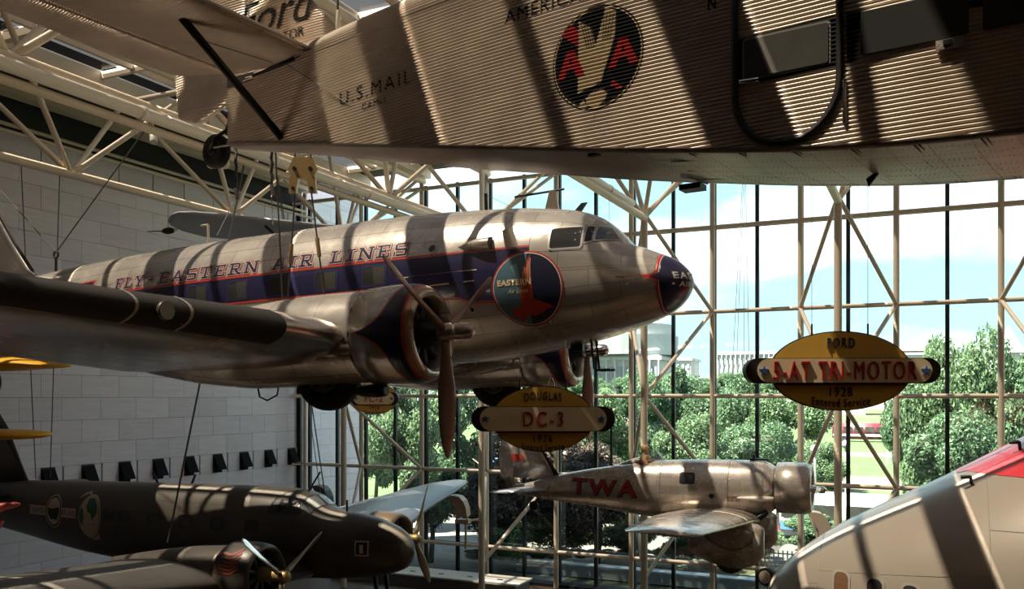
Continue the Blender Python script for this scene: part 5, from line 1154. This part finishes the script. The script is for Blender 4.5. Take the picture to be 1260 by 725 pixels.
TR = [(505, 50, 452, 54, 625, 'lg1', 11, LG, 'bright green tree beyond the propeller of the silver airliner'), (560, 55, 455, 55, 640, 'lm1', 12, LM, 'mid green tree right of the hanging propeller blade'), (462, 62, 460, 46, 640, 'lm2', 16, LM, 'dark green tree beside the outer marble wall'),
      (655, 62, 470, 55, 610, 'lg2', 14, LG, 'bright green tree behind the sign below the airliner'), (735, 66, 472, 52, 600, 'lg1', 11, LG, 'bright green tree below the airliner nose'), (790, 72, 455, 44, 590, 'lm1', 12, LM, 'mid green tree beside the paired window columns'),
      (838, 80, 443, 46, 600, 'ld2', 15, LM, 'tall rounded tree in front of the white building'), (905, 76, 452, 52, 610, 'lm2', 16, LM, 'mid green tree left of the largest sign'), (975, 70, 468, 60, 640, 'lg2', 14, LG, 'broad tree below the left end of the largest sign'), (930, 62, 520, 55, 650, 'lm1', 12, LM, 'lower tree above the mail plane engine'), (850, 60, 505, 52, 640, 'lg1', 11, LG, 'lower green tree above the mail plane body'),
      (1148, 52, 403, 52, 640, 'lg1', 11, LG, 'tall bright tree right of the largest sign'), (1215, 50, 400, 62, 660, 'lg2', 14, LG, 'tallest bright tree at the right of the window'), (1128, 60, 470, 42, 620, 'ld2', 15, LM, 'shaded tree left of the tall bright trees'), (1275, 48, 415, 55, 660, 'lm2', 16, LM, 'tree cut by the right edge'), (1180, 44, 505, 70, 680, 'lm1', 12, LM, 'low leafy tree above the grey jet nose'), (1010, 64, 540, 38, 660, 'lg1', 11, LG, 'young tree beside the lawn'),
      (530, 40, 575, 48, 655, 'ld1', 13, LD, 'dark leafy tree above the plaza'), (640, 41, 512, 92, 672, 'lp1', 17, LP, 'spreading plum-leaved tree behind the sign below the airliner'), (735, 39, 540, 60, 668, 'lp2', 18, LP, 'plum-leaved tree behind the red lettered mail plane')]
for i, (px, d, tp, rp, by, k, sd_, m, lb) in enumerate(TR): tree('leafy_tree', px, d, tp, rp, by, k, sd_, m, lb, n=30000, leaf=.034)
SH = [(690, 40.5, 612, 58, 700, 'lv1', 19, LV, 'silvery shrub beneath the mail plane lettering'), (770, 40, 628, 58, 700, 'lv2', 20, LV, 'silvery shrub beneath the mail plane wing'), (620, 38, 640, 40, 712, 'ld1', 13, LD, 'dark shrub beside the beige uplight'), (850, 38, 640, 55, 718, 'lm1', 12, LM, 'green shrub beneath the mail plane wheels'), (930, 40, 650, 50, 722, 'lg2', 14, LG, 'green shrub beside the picket fence'), (1010, 42, 630, 50, 715, 'ld2', 15, LM, 'green shrub behind the grey jet nose')]
for a in SH: tree('shrub', *a, n=30000, leaf=.034, cat='shrub', group='shrubs outside the glass')
for i in range(9): tree('hedge_plant', 590+33*i, 39.2, 676, 22, 700, 'lg2', 14, LG, '%s low bright green plant from the left behind the planter wall' % ORDN[i], n=30000, leaf=.034, cat='plant', group='plants behind the planter wall')
rt = random.Random(5)
for i in range(16):
    px = 640+44*i+rt.uniform(-8, 8); tree('mall_tree', px, 215+rt.uniform(0, 30), 466-rt.uniform(0, 9), 30, 492, ('lm1', 'ld2', 'lm2')[i % 3], 12, (LM, LM, LM)[i % 3], '%s distant tree from the left in the row across the lawn' % ORDN[i], n=30000, leaf=.034, group='distant trees across the lawn')
# distant buildings
BLD = mat('pale_limestone', (.36, .375, .39), .8); BLDS = mat('limestone_recess', (.20, .23, .27), .7); RTILE = mat('red_roof_tile', (.30, .13, .10), .8); SLATE = mat('slate_roof', (.25, .3, .36), .7)
def building(name, px0, px1, ytop, ybase, d, label, storeys, bays, roof=None, cols=False):
    a = ray(px0, ytop, d); b = ray(px1, ytop, d); w = (b-a).length; zt = a.z
    o = empty(name, ((a.x+b.x)/2, (a.y+b.y)/2, 0), (0, 0, R(4)), label, 'building'); zb = max(0., ray(px0, ybase, d).z)
    box('wall', (0, 12, zt/2), (w, 24, zt), BLD, o); box('cornice', (0, 12, zt-1), (w+1.6, 25.6, 1.0), BLD, o)
    hh = (zt-2.2-zb)/storeys
    for s in range(storeys):
        for i in range(bays):
            x = -w/2+w*(i+.5)/bays; box('window', (x, -.05, zb+hh*(s+.5)), (w/bays*.5, .5, hh*.62), BLDS, o)
    if cols:
        for i in range(bays+1): rod('column', (-w/2+w*i/bays, -.8, zb), (-w/2+w*i/bays, -.8, zt-1.5), w/bays*.13, BLD, o)
    if roof:
        r_ = roof; v = [(-w/2-1, -1, zt), (w/2+1, -1, zt), (w/2+1, 25, zt), (-w/2-1, 25, zt), (-w/2+6, 12, zt+r_[1]), (w/2-6, 12, zt+r_[1])]
        mesh('roof', v, [(0, 1, 5, 4), (1, 2, 5), (2, 3, 4, 5), (3, 0, 4)], r_[0], o)
    return o
o = building('domed_gallery', 640, 812, 438, 500, 270, 'pale classical building with a tall drum seen under the airliner nose', 2, 16, cols=True)
zt = ray(740, 437, 270).z; lathe('drum', [(zt, 19), (zt+6, 19), (zt+6, 17.5), (zt+9.5, 17.5), (zt+9.5, 15), (zt+11, 12), (zt+12, 0)], BLD, o, (5, 14, 0), axis='z', n=40, smooth=False)
building('long_office', 878, 1003, 432, 478, 420, 'long pale office block left of the largest sign', 3, 22, cols=True); building('office_wing', 812, 850, 440, 476, 430, 'small pale office wing right of the classical building', 3, 6)
building('tiled_hall', 930, 1060, 446, 480, 360, 'pale hall with a red tiled roof behind the largest sign', 2, 14, roof=(RTILE, 3.)); building('tiled_wing', 1098, 1140, 432, 480, 330, 'pale wing with a red tiled roof right of the largest sign', 2, 5, roof=(RTILE, 2.4))
o = building('spired_museum', 1232, 1330, 428, 480, 300, 'pale building with a grey spire at the right edge', 2, 8); zt = ray(1257, 427, 300).z
mesh('spire', [(-13, 2, zt), (-5, 2, zt), (-5, 10, zt), (-13, 10, zt), (-9, 6, zt+8)], [(0, 1, 4), (1, 2, 4), (2, 3, 4), (3, 0, 4)], SLATE, o)
building('far_terrace', 690, 1240, 463, 488, 520, 'low pale terrace of buildings far across the lawn', 2, 40)
# vehicles
def bus(px, py, d, ln, hh, col, label, stripe, cat='bus', rz=0):
    p = ray(px, py, d); o = empty('tour_bus' if cat == 'bus' else 'parked_van', (p.x, p.y, 0), (0, 0, R(rz)), label, cat)
    bm = bmesh.new(); bmesh.ops.create_cube(bm, size=1); bmesh.ops.scale(bm, vec=(ln, 2.5, hh-.4), verts=bm.verts); bmesh.ops.bevel(bm, geom=bm.edges[:], offset=.25, segments=3, affect='EDGES')
    b = bmobj('body', bm, col, o, True); b.location = (0, 0, .4+(hh-.4)/2)
    n = max(2, int(ln/1.5))
    for i in range(n): box('window', (-ln/2+ln*(i+.5)/n, -1.25, hh*.68), (ln/n*.82, .04, hh*.28), DGLASS, o)
    box('stripe', (0, -1.26, hh*.36), (ln*.97, .02, hh*.14), stripe, o)
    for x in (-ln*.33, ln*.33):
        for y in (-1.1, 1.1): w = rod('wheel', (x, y-.15, .45), (x, y+.15, .45), .45, RUB, o)
BW = mat('vehicle_white', (.30, .31, .33), .3); BB = mat('vehicle_blue', (.08, .2, .5), .3); BR = mat('vehicle_red', (.45, .04, .06), .3); BM = mat('vehicle_maroon', (.13, .016, .035), .35)
bus(1040, 622, 45, 6.2, 2.5, BW, 'white and blue minibus on the street behind the grey jet nose', BB); bus(1064, 535, 146, 10, 3.0, BM, 'maroon bus crossing far beyond the lawn', BW); bus(596, 634, 70, 8, 2.8, BB, 'blue tour bus behind the plaza trees', BR); bus(955, 660, 47, 4, 1.9, BW, 'white van parked behind the picket fence', BR, 'van')
# picket fence, lamp post, people
pf = empty('picket_fence', (-4.2, 39.5, 0), label='dark picket fence outside behind the mail plane engine', cat='fence')
for i in range(44): box('picket', (-4+.19*i, 0, .42), (.05, .04, .84), DARKM, pf)
for z in (.2, .7): box('rail', (.1, .03, z), (8.4, .04, .05), DARKM, pf)
for i, (px, d) in enumerate(((1041, 66), (1003, 60))):
    p = ray(px, 500, d); lp = empty('lamp_post', (p.x, p.y, 0), label='white globe street lamp beside the lawn, %s one' % ('right' if i == 0 else 'left'), cat='lamp post', group='street lamps'); rod('post', (0, 0, 0), (0, 0, 3.6), .09, BW, lp); ball('globe', (0, 0, 3.9), .33, BW, lp); rod('cap', (0, 0, 4.15), (0, 0, 4.4), .1, DARKM, lp)
V = [(0, 0, .92, .14, .11), (0, 0, 1.15, .14, .1), (0, 0, 1.38, .15, .1), (0, 0, 1.50, .06), (0, .0, 1.58, .07), (0, .02, 1.68, .095, .1), (0, .01, 1.76, .07), (.11, 0, .88, .085), (.12, .04, .48, .06), (.12, 0, .07, .045), (.12, -.12, .04, .04), (-.11, 0, .88, .085), (-.13, -.06, .48, .06), (-.14, .08, .07, .045), (-.14, -.05, .04, .04), (.21, 0, 1.4, .06), (.27, .02, 1.12, .045), (.27, -.08, .86, .035), (-.21, 0, 1.4, .06), (-.27, .02, 1.12, .045), (-.26, -.1, .88, .035)]
E2_ = [(0, 1), (1, 2), (2, 3), (3, 4), (4, 5), (5, 6), (0, 7), (7, 8), (8, 9), (9, 10), (0, 11), (11, 12), (12, 13), (13, 14), (2, 15), (15, 16), (16, 17), (2, 18), (18, 19), (19, 20)]
pm = skin_person('person', V, E2_, 0, mat('clothes_navy', (.05, .08, .18), .8), None, 1); p = ray(534, 500, 49); pm.location = (p.x, p.y, 0); tag(pm, 'person in dark blue walking on the plaza, nearer the bench', 'person', 'people on the plaza')
for px, d, lb, col in ((542, 50, 'second person in blue on the plaza beside the first', (.08, .12, .28)), (1092, 97, 'person in pale shirt on the gravel path', (.5, .5, .52)), (1098, 98, 'person in dark clothes on the gravel path', (.1, .1, .14))):
    c = pm.copy(); c.data = pm.data.copy(); c.data.materials[0] = mat('clothes_%d' % px, col, .8); COL.objects.link(c); p = ray(px, 500, d); c.location = (p.x, p.y, 0); c.rotation_euler = (0, 0, px); tag(c, lb, 'person', 'people outside')
